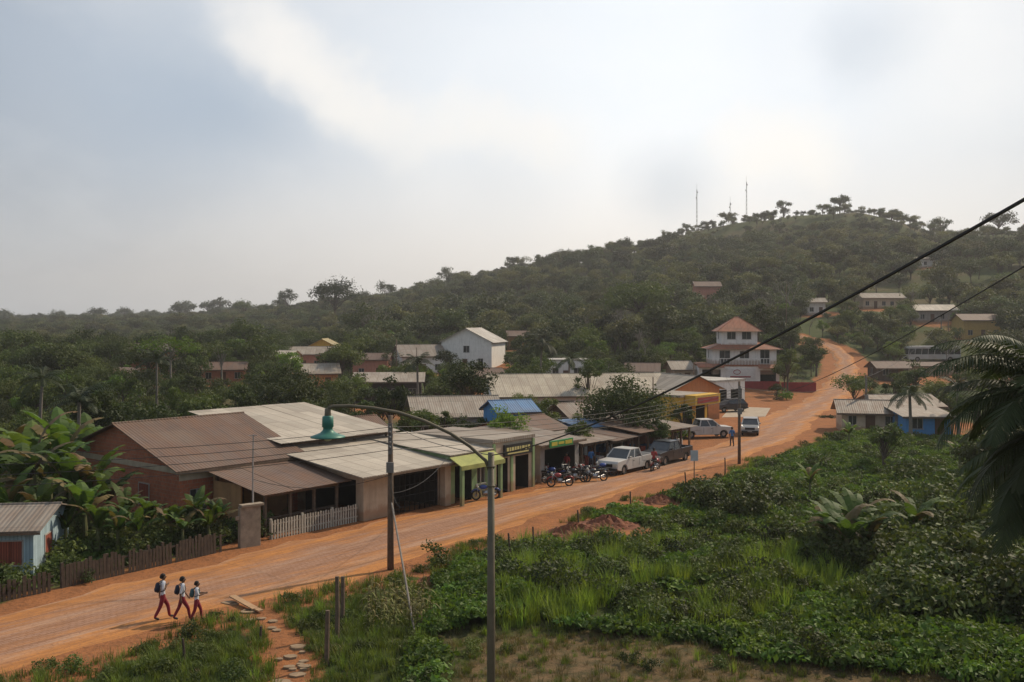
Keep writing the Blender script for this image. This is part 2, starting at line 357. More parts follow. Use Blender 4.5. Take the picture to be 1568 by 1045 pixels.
def house(name,pos,rot,Ln,D,H,wall,rc=RL,roof='gx',rise=1.2,over=.5,ops=(),z=None,rust=.3,closed=True,shut=None,base=None,reg=True,deep=2.6):
    x,y=pos; r=math.radians(rot)
    cx=x+math.cos(r)*Ln/2-math.sin(r)*D/2; cy=y+math.sin(r)*Ln/2+math.cos(r)*D/2
    if z is None: z=min(G(x,y),G(cx,cy))
    if reg: BASEB.append((cx,cy,max(Ln,D)/2))
    e=empty(name,(x,y,z),r)
    w=MB(); gl=MB(); fr=MB(); dr=MB(); inn=MB(); sh=MB(); fa=MB()
    def P(f,a,zz,dp=0):
        return [(a,dp,zz),(Ln-dp,a,zz),(Ln-a,D-dp,zz),(dp,D-a,zz)][f]
    for f,Lf in enumerate((Ln,D,Ln,D)):
        top=H+ (rise if (roof=='sx' and f==2) else 0)
        O=[o for o in ops if o[0]==f]
        xs=sorted({0,Lf,*[o[1] for o in O],*[o[2] for o in O]}); zs=sorted({-1.5,top,*[o[3] for o in O],*[o[4] for o in O]})
        for i in range(len(xs)-1):
            for k in range(len(zs)-1):
                mx=(xs[i]+xs[i+1])/2;mz=(zs[k]+zs[k+1])/2
                if any(o[1]<mx<o[2] and o[3]<mz<o[4] for o in O): continue
                w.add([P(f,xs[i],zs[k]),P(f,xs[i+1],zs[k]),P(f,xs[i+1],zs[k+1]),P(f,xs[i],zs[k+1])],[(0,1,2,3)])
        for o in O:
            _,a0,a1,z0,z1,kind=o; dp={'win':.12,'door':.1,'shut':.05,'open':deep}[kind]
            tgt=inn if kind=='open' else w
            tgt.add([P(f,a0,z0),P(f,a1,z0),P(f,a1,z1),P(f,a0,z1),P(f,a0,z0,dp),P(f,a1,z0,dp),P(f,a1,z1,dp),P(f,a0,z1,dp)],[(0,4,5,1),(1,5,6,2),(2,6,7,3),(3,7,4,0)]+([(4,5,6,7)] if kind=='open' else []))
            def pl(mb,b0,b1,c0,c1,d0,d1):
                c=[P(f,b0,c0,d0),P(f,b1,c0,d0),P(f,b1,c1,d0),P(f,b0,c1,d0),P(f,b0,c0,d1),P(f,b1,c0,d1),P(f,b1,c1,d1),P(f,b0,c1,d1)]
                mb.add(c,[(0,1,2,3),(7,6,5,4),(0,4,5,1),(1,5,6,2),(2,6,7,3),(3,7,4,0)])
            if kind=='win':
                gl.add([P(f,a0,z0,dp-.01),P(f,a1,z0,dp-.01),P(f,a1,z1,dp-.01),P(f,a0,z1,dp-.01)],[(0,1,2,3)])
                t=.05; m=(a0+a1)/2
                for b in((a0,a0+t),(m-t/2,m+t/2),(a1-t,a1)): pl(fr,b[0],b[1],z0,z1,.03,dp-.02)
                pl(fr,a0-.05,a1+.05,z0-.07,z0-.001,-.06,.05); pl(fr,a0+t,a1-t,z1-t,z1-.001,.035,dp-.025)
            elif kind=='door': pl(dr,a0,a1,z0,z1,.06,.1)
            elif kind=='shut':
                m=(a0+a1)/2; pl(sh,a0,m-.01,z0,z1,-.03,.04); pl(sh,m+.01,a1,z0,z1,-.03,.04)
                t=.06
                for b in((a0-t,a0,z0-t,z1+t),(a1,a1+t,z0-t,z1+t),(a0,a1,z1,z1+t),(a0,a1,z0-t,z0)): pl(fr,*b,-.035,.02)
    rf=MB(); o=over; ax='X'; e0=.04
    if roof=='gx':
        k=rise/(D/2); h0=H-o*k+e0; R=H+rise+e0
        rf.slab([(-o,-o,h0),(Ln+o,-o,h0),(Ln+o,D/2,R),(-o,D/2,R)]); rf.slab([(-o,D/2,R),(Ln+o,D/2,R),(Ln+o,D+o,h0),(-o,D+o,h0)])
        rf.tube([(-o-.02,D/2,R),(Ln+o+.02,D/2,R)],.07,6)
        for X in(0,Ln): w.add([(X,0,H),(X,D,H),(X,D/2,H+rise)],[(0,1,2)])
        for yy,zz in((-o,h0),(D+o,h0)): fa.box(-o,Ln+o,yy-.012,yy+.012,zz-.17,zz-.055)
    elif roof=='gy':
        ax='Y'; k=rise/(Ln/2); h0=H-o*k+e0; R=H+rise+e0
        rf.slab([(-o,-o,h0),(Ln/2,-o,R),(Ln/2,D+o,R),(-o,D+o,h0)]); rf.slab([(Ln/2,-o,R),(Ln+o,-o,h0),(Ln+o,D+o,h0),(Ln/2,D+o,R)])
        rf.tube([(Ln/2,-o-.02,R),(Ln/2,D+o+.02,R)],.07,6)
        for Y in(0,D): w.add([(0,Y,H),(Ln,Y,H),(Ln/2,Y,H+rise)],[(0,1,2)])
    elif roof=='sx':
        k=rise/D; rf.slab([(-o,-o,H-o*k+e0),(Ln+o,-o,H-o*k+e0),(Ln+o,D+o,H+rise+o*k+e0),(-o,D+o,H+rise+o*k+e0)])
        for X in(0,Ln): w.add([(X,0,H),(X,D,H),(X,D,H+rise)],[(0,1,2)])
        fa.box(-o,Ln+o,-o-.015,-o+.01,H-o*k-.13,H-o*k-.02)
    elif roof=='hip':
        i=min(D/2,Ln/2)*.98; k=rise/i; h0=H-o*k+e0; R=H+rise+e0
        a,b,c,d=(-o,-o,h0),(Ln+o,-o,h0),(Ln+o,D+o,h0),(-o,D+o,h0); r0,r1=(i,D/2,R),(Ln-i,D/2,R)
        rf.add([a,b,c,d,r0,r1],[(0,1,5,4),(1,2,5),(2,3,4,5),(3,0,4),(0,3,2,1)])
        for p,q in((a,r0),(d,r0),(b,r1),(c,r1),(r0,r1)): rf.tube([p,q],.06,5)
    elif roof=='flat':
        rf.box(-.1,Ln+.1,-.1,D+.1,H+.003,H+.22)
    rf.obj('roof',[roofmat('roof_%d_%d_%d'%tuple(int(v*100) for v in rc),rc,ax,rust)],e)
    w.obj('walls',wall,e)
    if gl.V: gl.obj('window_panes',glass,e)
    if fr.V: fr.obj('frames',framew,e)
    if fa.V: fa.obj('fascia',wood,e)
    if dr.V: dr.obj('door',doorm,e)
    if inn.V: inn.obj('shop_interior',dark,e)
    if sh.V: sh.obj('shutters',shut or shutm,e)
    if base:
        bb=MB(); bb.box(-.03,Ln+.03,-.03,-.004,-1,base[1]); bb.box(-.03,-.004,-.004,D+.03,-1,base[1]); bb.obj('painted_base',base[0],e)
    return e
def openshed(name,pos,rot,Ln,D,H,rc,rise,over=.4,posts=3,backwall=None,z=None,pm_=wood,rust=.3,reg=True):
    x,y=pos; r=math.radians(rot); z=G(x,y) if z is None else z; e=empty(name,(x,y,z),r)
    if reg: BASEB.append((x+math.cos(r)*Ln/2-math.sin(r)*D/2,y+math.sin(r)*Ln/2+math.cos(r)*D/2,max(Ln,D)/2))
    k=rise/D; rf=MB(); o=over
    n=max(2,int((Ln+2*o)/1.6)); wd=(Ln+2*o)/n
    for i in range(n):
        a=-o+i*wd; b=a+wd+.04; dz=random.uniform(0,.03)+.006*(i%2); ey=random.uniform(-.08,.08)
        rf.slab([(a,-o+ey,H-o*k+dz),(b,-o+ey,H-o*k+dz),(b,D+o,H+rise+o*k+dz),(a,D+o,H+rise+o*k+dz)],.03)
    rf.obj('roof',roofmat('roof_%d_%d_%d'%tuple(int(v*100) for v in rc),rc,'X',rust),e)
    p=MB()
    for i in range(posts):
        X=.1+(Ln-.2)*i/(posts-1)
        p.box(X-.07,X+.07,.03,.17,-.3,H-.06); p.box(X-.07,X+.07,D-.17,D-.03,-.3,H+rise-.06)
        p.add([(X-.04,0,H-.2),(X+.04,0,H-.2),(X+.04,D,H+rise-.2),(X-.04,D,H+rise-.2),(X-.04,0,H-.07),(X+.04,0,H-.07),(X+.04,D,H+rise-.07),(X-.04,D,H+rise-.07)],[(0,3,2,1),(4,5,6,7),(0,1,5,4),(1,2,6,5),(2,3,7,6),(3,0,4,7)])
    p.box(0,Ln,.05,.13,H-.32,H-.2)
    p.obj('posts_and_rafters',pm_,e)
    if backwall:
        b=MB(); b.box(0,Ln,D-.02,D+.1,-.3,H+rise-.12); b.box(-.05,.05,D*.45,D-.03,-.3,H+rise*.45-.15); b.obj('back_wall',backwall,e)
    return e
# ---- near row along the far side of the road
ROT=52
bl=plankmat('pale_blue_planks',(.38,.50,.55),.16)
hb=house('wooden_house',(-25.4,41.6),8,5.1,5,2.15,bl,RG,'gx',.55,.4,[(0,3.7,4.65,.6,1.6,'shut'),(0,1.2,2.1,0,1.9,'door'),(1,1.5,2.4,.6,1.5,'shut')])
eh=house('brick_house',(-17.3,51.8),ROT-2,7.6,12,3.3,brick,RB,'gx',1.9,.5,[(0,.6,1.5,1,2.1,'win'),(3,3,4,1.0,2.1,'shut'),(3,8,9,1.0,2.1,'shut'),(0,6.2,7.1,0,2.1,'door')],rust=.6)
mb=MB(); mb.box(-.04,-.004,.0,12,2.95,3.25); mb.box(-.04,7.64,-.04,-.004,2.6,3.1); mb.obj('ring_beam',cream,eh)
ve=openshed('veranda',(-12.5,50.3),ROT,5.0,4.2,2.3,RB,.7,.45,4,ochre,rust=.6)
mb=MB(); mb.box(.2,4.8,.05,.13,.85,.95); mb.box(.2,4.8,.05,.13,.2,.3)
for i in range(24): mb.box(.25+i*.19,.31+i*.19,.06,.1,.3,.85)
mb.obj('railing',woodd,ve)
fs=openshed('market_shed',(-13.4,58.3),ROT-3,8.2,9,3.9,RL,1.15,.5,4,ochre,rust=.12)
hs=house('roadside_bar',(-8.1,54.3),ROT,6.6,6.4,2.65,cream,RL,'sx',.75,.9,[(0,1.9,6.0,0,2.25,'open'),(3,1.6,5.8,.0,2.2,'open')],rust=.12)
mb=MB()
for X in(6.3,): mb.box(X-.25,X+.25,-.55,-.12,-.2,2.45)
mb.obj('pillar',cream,hs)
mb=MB()
for i in range(10): mb.box(2.0+i*.42,2.03+i*.42,.06,.1,0,2.2)
for zz in(.3,.9,1.5,2.1): mb.box(1.95,5.95,.055,.105,zz,zz+.03)
mb.obj('grille',dark,hs)
gs=house('green_shop',(-3.7,59.3),ROT,3.6,7,2.95,green,RL,'sx',.5,.25,[(0,.45,2.0,0,2.2,'open'),(0,2.5,3.3,.9,1.9,'win'),(3,.6,1.5,.7,2.0,'win')],rust=.1)
yf=pm('yellow_green_fascia',(.36,.37,.12),(.27,.29,.10),2,.85,.15,0,.6)
mb=MB(); mb.slab([(-.35,-1.2,2.4),(3.75,-1.2,2.4),(3.75,-.3,2.85),(-.35,-.3,2.85)],.05); mb.box(-.35,3.75,-1.24,-1.205,2.15,2.41); mb.obj('awning',yf,gs)
mb=MB()
for X in(-.1,3.5): mb.box(X-.1,X+.1,-1.15,-.95,-.1,2.35)
mb.obj('awning_posts',green,gs)
js=house('corner_shop',(-1.2,62.4),ROT,4.2,7,3.25,cream,RS,'flat',0,0,[(0,.35,1.5,0,2.2,'open'),(0,2.3,3.7,0,2.2,'open'),(3,1,2,1,2,'win')])
mb=MB(); mb.box(1.0,3.9,-.16,-.03,2.3,3.05); mb.obj('signboard',pm('black_sign',(.02,.02,.02),(.03,.03,.03),2,.5,0),js,bevel=.02)
mb=MB()
for i,(a,b) in enumerate([(1.2,1.42),(1.5,1.62),(1.7,1.95),(2.03,2.2),(2.28,2.5),(2.58,2.7),(2.8,3.05),(3.15,3.3),(3.4,3.65)]): mb.box(a,b,-.175,-.161,2.62-(i%2)*.05,2.85)
mb.box(1.3,3.5,-.175,-.161,2.42,2.5)
mb.obj('sign_letters',pm('sign_lettering',(.55,.5,.2),(.5,.45,.2)),js)
mb=MB(); mb.box(-.06,.16,-.1,-.004,0,3.2); mb.box(4.05,4.27,-.1,-.004,0,3.2); mb.box(1.75,1.95,-.1,-.004,0,2.28); mb.obj('pilasters',green,js)
k1=house('signed_shop',(1.9,66.9),ROT,4.6,6,2.6,greyw,RG,'sx',.6,.4,[(0,.5,4.1,0,2.2,'open')],rust=.5)
mb=MB(); mb.box(.3,3.0,-.62,-.5,2.38,2.85); mb.obj('signboard',pm('green_sign',(.04,.24,.07),(.03,.18,.05),2,.6,0),k1,bevel=.02)
mb=MB(); mb.box(.45,1.1,-.635,-.621,2.5,2.75); mb.box(1.25,1.9,-.635,-.621,2.55,2.72); mb.box(2.05,2.85,-.635,-.621,2.5,2.75); mb.obj('sign_letters',pm('sign_yellow',(.5,.42,.06),(.4,.34,.05)),k1)
def stall(pos,Ln,D,H,rc,wall,n,rise=.5,rot=ROT):
    s=openshed('market_stall',pos,rot,Ln,D,H,rc,rise,.45,n,wall,rust=.6)
    m=MB()
    for i in range(int(Ln/.9)):
        m.m=i%4; a=.3+i*.9; m.box(a,a+.7,.5,1.1,0,.7+.4*random.random()); m.box(a+.05,a+.4,1.8,2.3,.0,1.4*random.random()+.5)
    m.m=0; m.box(-.2,Ln*.4,-.9,-.5,.45,.5); m.box(-.1,0,-.85,-.55,0,.45); m.box(Ln*.3,Ln*.3+.1,-.85,-.55,0,.45)
    m.obj('crates_and_goods',[wood,pm('faded_red_goods',(.3,.07,.05),(.2,.05,.04)),pm('faded_blue_goods',(.06,.14,.25),(.05,.1,.2)),white],s); return s
stall((5.0,71.2),3.6,3.4,2.2,RG,wood,3,.3); stall((7.4,74.4),3.6,3.6,2.0,RD_,brick,3,.3,ROT+3); stall((9.9,77.8),3.2,3.0,2.25,RB,woodd,3,.35); stall((12.3,80.6),4.2,3.8,2.1,RG,pink,4,.3,ROT-3)
house('small_shop',(.9,74.5),ROT-6,4.6,5,2.6,pink,RB,'gx',.8,.4,[(0,1,2,1,2,'win')],rust=.6)
house('plank_house',(5.4,87),28,5,5,2.4,woodd,RG,'gx',1.1,.5,[(0,1,2,1,2,'win'),(0,3.5,4.4,0,2,'door')],rust=.6)
house('blue_hut',(-1.0,79),20,3.2,4,3.7,bluew,(.12,.24,.42),'gx',.7,.3,[(0,.5,1.2,2.3,3.2,'win'),(0,2,2.8,2.2,3.2,'win')],rust=.1)
house('blue_hut',(5.6,79.5),30,2.6,3,2.4,bluew,(.12,.24,.42),'sx',.3,.3,[(0,.6,1.4,1,2,'win')],rust=.1)
house('white_house',(-7.9,85),12,6.8,6.5,2.9,white,RS,'gx',1.25,.7,[(0,.5,2.0,0,2.1,'open'),(0,2.6,3.5,.8,1.9,'win'),(0,4.3,6.0,.0,2.1,'open')],rust=.3)
house('tin_roof_house',(-13,74),40,4.5,5,2.4,brick2,RB,'gx',1.0,.5,[(0,1,2,1,2,'win')],rust=.6)
house('long_warehouse',(-1.6,107),9,20,11,2.9,white,(.50,.44,.34),'gx',1.9,.6,[(0,1,3,0,2.1,'open'),(0,4,5,1,2,'win'),(0,6,8.5,0,2.2,'open'),(0,9.5,10.5,1,2,'win'),(0,12,14.5,0,2.2,'open'),(0,16,18.5,.0,2.2,'open')],rust=.2)
house('orange_gable_house',(17.6,108),25,6,8,3.5,orange,RS,'gy',1.3,.5,[(0,1,2.2,1,2.2,'win'),(0,3.5,4.5,0,2.1,'door')],rust=.15)
ys=house('yellow_shop',(16.6,98.5),48,5.2,6,3.3,yellow,RS,'flat',0,0,[(0,.5,2.3,0,2.3,'open'),(0,3,4.7,0,2.3,'open'),(3,2,3,1,2,'win')])
mb=MB(); mb.box(.8,5.6,-1.3,-.05,2.5,3.5); mb.obj('box_sign',yellow,ys,bevel=.03)
mb=MB(); mb.box(1.2,5.2,-1.33,-1.302,2.7,3.25); mb.obj('sign_face',redp,ys)
wb=house('white_shop',(24.6,121),40,6,7,3.4,white,RW,'flat',0,0,[(0,.6,2.4,0,2.4,'open'),(0,3.2,5.4,0,2.4,'open')])
def bh(name,b,d,Ln,D,H,wall,rc,roof='gx',rise=1.3,rot=0,ops=None,**k):
    if ops is None:
        ops=[]
        n=max(2,int(Ln/2.2))
        for i in range(n):
            a=Ln*(i+.5)/n
            if i%3==1: ops.append((0,a-.45,a+.45,0,2.05,'door'))
            else: ops.append((0,a-.5,a+.5,.95,2.0,'win'))
        ops.append((3,D*.3,D*.3+1,.95,2.0,'win')); ops.append((1,D*.4,D*.4+1,.95,2.0,'win'))
    return house(name,W(b,d),rot,Ln,D,H,wall,rc,roof,rise,.5,ops,**k)
bh('black_house',541,130,8.8,6,2.9,blackw,RS,'sx',.8,4)
bh('brown_house',540,172,6,6,3.6,pink,RB,'gx',.9,0)
bh('long_pink_house',436,198,10,7,3.4,pink,RS,'gx',1.3,5)
bh('white_cottage',408,190,4.5,7,3.4,white,RL,'gx',1.0,-5)
bh('yellow_roof_house',468,212,7,7,3.8,yellow,(.44,.37,.18),'gy',1.8,0)
bh('orange_house',456,150,6,6,2.8,orange,RS,'gx',1.2,15)
bh('white_gable_house',676,184,9.6,10,5.4,white,RW,'gy',2.4,-14,[(0,1,2,1,2.3,'win'),(0,4,5,0,2.2,'door'),(0,7,8,1,2.3,'win'),(0,4.2,5.4,3.4,4.6,'win')])
bh('grey_roof_house',616,178,7.8,8,3.6,white,RG,'gx',1.8,18)
bh('red_brick_house',190,180,9,7,5.2,brick2,RD_,'gx',1.2,0,[(0,1,2,.9,2,'win'),(0,4,5,0,2,'door'),(0,6.5,7.5,.9,2,'win'),(0,1,2,3,4,'win'),(0,6.5,7.5,3,4,'win')])
bh('small_house',308,165,7,5,2.6,brick2,RB,'gx',1.0,12,rust=.6)
bh('small_house',158,158,4,4,2.4,white,RB,'sx',.6,-8)
bh('flat_white_house',840,156,6.8,6,3.7,white,RW,'flat',0,6,[(0,.6,1.6,.6,2.6,'win'),(0,2.3,3.2,0,2.2,'door'),(0,4,5.2,.6,2.6,'win')])
bh('shack',1032,150,2.8,5,2.7,cream,RS,'gx',1.0,5)
bh('brick_cottage',960,150,4.5,5,2.6,brick2,RB,'gx',1.0,-10)
bh('brick_cottage',730,148,4.0,5,2.4,ochre,RB,'gx',.9,14)
bh('hillside_house',1066,285,7,6,4.6,pink,RB,'gx',1.3,0)
bh('hillside_house',1322,258,11,6,3,cream,RG,'gx',1.2,4)
bh('hillside_house',1236,250,4.5,5,3.4,white,RG,'gx',1.0,-4)
bh('hillside_house',655,290,4,5,4,white,RG,'gx',1.2,-4)
bh('hillside_house',1410,325,6,5,3,white,RS,'sx',.6,0)
bh('hillside_house',780,220,5,5,3.2,ochre,RB,'gx',1.0,8)
bh('pale_roof_house',1405,232,9,8,3.0,greyw,RL,'gx',1.3,-5)
bh('yellow_house',1476,211,8,7,4.2,pm('mustard_wall',(.42,.28,.08),(.34,.22,.07)),RB,'gx',1.2,-4)
bh('boundary_shed',1392,174,16,5,1.7,cream,RB,'sx',.4,0,[(0,2,3,.6,1.3,'win'),(0,8,9,.6,1.3,'win')])
bh('brown_hut',1345,165,5,5,2.2,woodd,RB,'gx',.9,0)
bh('roadside_house',1289,97,5.4,5,2.1,cream,RS,'gx',.9,-12,[(0,.6,1.4,.8,1.7,'win'),(0,2.2,3.1,0,2,'door'),(0,4,5,.8,1.7,'win')],rust=.5)
bh('low_roof_house',1350,103,6.5,6,2.1,greyw,RS,'gx',.9,6,rust=.5)
bh('blue_house',1388,92,4.0,5,2.1,bluew,RS,'sx',.4,-4)
x0,y0=W(1070,148)
ue=house('three_storey_house',(x0,y0),-4,11.8,9,3.2,white,RT,'flat',0,0,[(0,.5,3.2,.0,2.7,'open'),(0,9,11.3,.0,2.6,'open')],base=(redp,1.0))
def sub(nm,ox,oy,oz,*a,**k):
    h=house(nm,(0,0),0,*a,z=0,reg=False,**k); h.parent=ue; h.location=(ox,oy,oz); return h
sub('upper_floor',2.2,1.2,3.43,9.4,7.5,2.5,white,RT,'hip',1.2,.8,[(0,1.0,2.6,.2,2.1,'win'),(0,4,5.4,.9,2.0,'win'),(0,7,8.4,.2,2.2,'win'),(3,2,3,.9,2,'win'),(1,2,3,.9,2,'win')])
sub('top_floor',3.6,2.4,5.9,5.4,5,2.9,white,RT,'hip',1.7,.7,[(0,.9,2.2,1.3,2.4,'win'),(0,3.1,4.5,1.3,2.4,'win'),(3,1.5,2.5,1.3,2.4,'win'),(1,1.5,2.5,1.3,2.4,'win')])
mb=MB(); mb.slab([(-.3,-1.2,3.1),(3.6,-1.2,3.1),(3.6,.0,3.6),(-.3,0,3.6)]); mb.slab([(8.6,-1.2,3.0),(12.2,-1.2,3.0),(12.2,-.02,3.5),(8.6,-.02,3.5)]); mb.obj('awnings',roofmat('roof_tile',RT,'X',.3),ue)
mb=MB()
for i in range(20): mb.box(2.3+i*.45,2.36+i*.45,.1,.16,3.43,4.3)
mb.box(2.2,11.2,.08,.18,4.3,4.38); mb.obj('balcony_railing',white,ue)
mb=MB(); mb.box(3.9,8.3,-.08,-.004,1.25,2.9); mb.obj('wall_sign',pm('sign_white',(.62,.6,.58),(.55,.53,.5)),ue)
mb=MB(); mb.tube([(5.6+.5*math.cos(a),-.1,2.35+.32*math.sin(a)) for a in [i*math.pi/8 for i in range(17)]],.05,5)
mb.box(4.6,7.6,-.1,-.085,1.55,1.75); mb.obj('sign_emblem',redp,ue)
mb=MB(); mb.box(-3.5,-.1,-.5,-.3,-1,1.3); mb.box(12,17,-.6,-.4,-1.5,.9); mb.obj('yard_wall',redp,ue)
mb=MB(); P=[W(1105,112),W(1172,113),W(1180,124),W(1120,126)]
mb.add([(p[0],p[1],G(*p)+.02) for p in P],[(0,1,2,3)]); mb.obj('pavement_apron',pm('pale_concrete',(.40,.33,.25),(.32,.25,.18),1))
build_ground()
# ------------------------------------------------------------------ fences, posts
def fence(name,pts,h,gap,w,mat,ragged=.15,post=0):
    m=MB()
    for i in range(len(pts)-1):
        a=Vector((*pts[i],0));b=Vector((*pts[i+1],0)); n=int((b-a).length/gap); d=(b-a).normalized(); R=Matrix.Rotation(math.atan2(d.y,d.x),3,'Z')
        for k in range(n):
            if ragged>.1 and random.random()<.05: continue
            p=a+(b-a)*(k/n); hh=h*(1+random.uniform(-ragged,ragged)); z=G(p.x,p.y)
            R2=R@Matrix.Rotation(random.uniform(-.03,.03)*ragged*8,3,'Y')
            m.obox((p.x,p.y,z+hh/2-.1),w*random.uniform(.8,1.05),.025,hh+.2,R2)
        for zz in(.3,.78):
            c=(a+b)/2; m.obox((c.x-d.y*.035,c.y+d.x*.035,G(c.x,c.y)+h*zz),(b-a).length,.03,.07,R)
        if post:
            for k in range(int((b-a).length/post)+1):
                p=a+d*k*post; m.obox((p.x-d.y*.1,p.y+d.x*.1,G(p.x,p.y)+h*.5),.11,.11,h*1.15,R)
    return m.obj(name,mat)
fence('wooden_fence',[(-25,33.5),(-20.2,38.4),(-18.6,40.4)],.75,.19,.15,woodd,.14,2.2)
fence('wooden_fence',[(-18.4,40.8),(-15.6,44.6),(-13.6,47.4)],.95,.165,.15,woodd,.14,2)
fence('picket_fence',[(-12.0,49.8),(-8.4,54.3)],.95,.17,.105,pm('old_white_paint',(.46,.43,.36),(.32,.29,.23),5),.03,2)
x,y=-12.75,48.3
mb=MB(); R=Matrix.Rotation(math.radians(40),3,'Z'); mb.obox((x,y,.9),1.05,.3,2.1,R); mb.obox((x+.1,y+.02,2.02),1.15,.4,.12,R); mb.obox((x-.42,y-.4,1.45),.3,.03,.2,R)
mb.obj('concrete_gate_pillar',concrete,bevel=.03)
mb=MB(); mb.tube([(x+.1,y+.3,0),(x+.1,y+.3,3.6),(x+.12,y+.3,5.4)],[.05,.045,.035],8); mb.tube([(x-.1,y+.3,5.35),(x+.32,y+.3,5.35)],.02,6); mb.obj('metal_flagpole',pm('galvanised_pipe',(.4,.38,.36),(.3,.28,.26),4,.5,0,.3))
for (px,d,h) in((516,34.2,2.1),(500,31.5,1.7),(524,36,1.7),(281,31.6,.8),(398,33.5,.55),(816,47,1.3),(780,44,1.6),(1050,62,1.5),(1110,70,1.3),(965,57,1.2),(885,51,1.2)):
    x=bx(px,d); z=G(x,d); m=MB(); m.tube([(x,d,z-.2),(x+.02,d,z+h*.5),(x+.05*random.uniform(-1,1),d,z+h)],[.085,.08,.07] if h>1.6 else [.05,.045,.04],7); m.obj('fence_post',wood if h>1.6 else woodd)
mb=MB()
for i in range(26):
    f=random.random()*3.6; k=int(f); q=f-k; p=[PATH[k][j]*(1-q)+PATH[k+1][j]*q for j in(0,1)]
    x=p[0]+random.uniform(-.5,.5);y=p[1]+random.uniform(-.3,.3); z=G(x,y); n=7
    r=random.uniform(.12,.34); ang=random.random()
    top=[(x+r*random.uniform(.75,1.1)*math.cos(ang+2*math.pi*j/n),y+.7*r*random.uniform(.8,1.1)*math.sin(ang+2*math.pi*j/n),z+.06) for j in range(n)]
    mb.add(top+[(a,b,z-.05) for a,b,c in top],[tuple(range(n))]+[(j,j+n,(j+1)%n+n,(j+1)%n) for j in range(n)])
mb.obj('path_stones',pm('path_stone',(.30,.21,.13),(.22,.15,.09),4))
mb=MB(); R=Matrix.Rotation(math.radians(-48),3,'Z'); mb.obox((-10.3,38.2,.16),1.9,.26,.05,R@Matrix.Rotation(.05,3,'Y')); mb.obox((-9.7,37.6,.1),.9,.2,.05,R); mb.obj('wooden_plank',pm('fresh_plank',(.42,.27,.15),(.33,.2,.11),5))
for (px,d,rx,h) in((840,48.5,1.6,.4),(880,50.5,1.7,.5),(930,53,1.5,.45),(870,46.5,1.1,.3),(975,56,1.2,.35),(675,41.5,1.1,.3),(905,49,.9,.35),(1010,60,1.1,.35)):
    x=bx(px,d); m=MB(); n=30;k=12; V=[];Fs=[]
    for i in range(k+1):
        for j in range(n):
            r=rx*i/k; th=2*math.pi*j/n; hh=h*(math.cos(math.pi*i/k)*.5+.5)*(1+.35*math.sin(5*th+i))+random.uniform(-.07,.07)*(i<k); V.append((x+r*1.3*math.cos(th),d+r*math.sin(th),G(x,d)+hh-.08*(i==k)))
    for i in range(k):
        for j in range(n): Fs.append((i*n+j,(i+1)*n+j,(i+1)*n+(j+1)%n,i*n+(j+1)%n))
    m.add(V,Fs); m.obj('soil_mound',pm('red_soil',(.24,.095,.05),(.15,.06,.035),3,.95,.6))
# ------------------------------------------------------------------ poles, lamp, wires
metal=pm('lamp_pole_paint',(.15,.125,.085),(.105,.09,.06),3,.6,.1,.1)
teal=pm('teal_lamp_paint',(.05,.19,.15),(.04,.14,.11),3,.45,.05,.1)
e=empty('street_lamp',(bx(752,18),18,G(bx(752,18),18)))
g0=G(bx(752,18),18)
mb=MB(); mb.tube([(0,0,-.3),(0,0,4),(0,0,8.6-g0)],[.085,.072,.058],14); mb.ring((0,0,8.35-g0),(0,0,1),.065,.018,14,6); mb.ring((0,0,8.0-g0),(0,0,1),.068,.014,14,6); mb.obj('pole',metal,e,True)
def S(px,py,d): return (bx(px,d)-bx(752,18),d-18,CAMZ+(490-py)*d/F-g0)
arm=[S(*q) for q in((750,722,18),(744,706,18),(720,684,18),(690,664,18),(650,645,18),(610,632,18),(570,625,18),(535,622,18),(510,622.5,18),(503,626,18))]
mb=MB(); mb.tube(arm,[.032]*len(arm),10); mb.obj('curved_arm',metal,e,True)
c=S(502,640,18)
mb=MB()
def lathe(m,c,prof,n=20):
    V=[];Fs=[]
    for r,z in prof:
        for j in range(n): V.append((c[0]+r*math.cos(2*math.pi*j/n),c[1]+r*math.sin(2*math.pi*j/n),c[2]+z))
    for i in range(len(prof)-1):
        for j in range(n): Fs.append((i*n+j,i*n+(j+1)%n,(i+1)*n+(j+1)%n,(i+1)*n+j))
    m.add(V,Fs)
mb.m=1; lathe(mb,c,[(.0,.17),(.055,.165),(.06,.06),(.06,.03)]); mb.m=0
lathe(mb,c,[(.06,.04),(.1,.02),(.105,-.16),(.085,-.18),(.09,-.22),(.14,-.27),(.2,-.295),(.31,-.335),(.315,-.355),(.28,-.355),(.1,-.3)])
mb.obj('lamp_head',[teal,metal],e,True)
mb=MB(); mb.sph((c[0],c[1],c[2]-.34),.09,.09,.09); mb.obj('bulb',pm('bulb_glass',(.6,.6,.55),(.55,.55,.5),2,.2,0),e,True)
def utility(px,d,h,arm=True,r=.11,xx=None):
    x=bx(px,d); e=empty('utility_pole',(x,d,G(x,d))); m=MB(); m.tube([(0,0,-.3),(0,0,h*.5),(0,0,h)],[r*1.15,r,r*.75],10); m.obj('pole',wood,e,True)
    if arm:
        m=MB()
        for i in range(5): m.box(-.05,.05,-r-.07,-r+.02,h-.55-i*.22,h-.47-i*.22)
        for i in range(5): m.sph((0,-r-.1,h-.51-i*.22),.055,.055,.06,8,6)
        m.box(-.09,.09,-r-.03,-r+.05,h-1.7,h-.35); m.box(-.16,.16,-.25,-.1,h-2.5,h-2.05); m.obj('insulator_rack',pm('grey_ceramic',(.2,.19,.18),(.14,.13,.12),5,.5),e)
    return x,d,G(x,d)+h
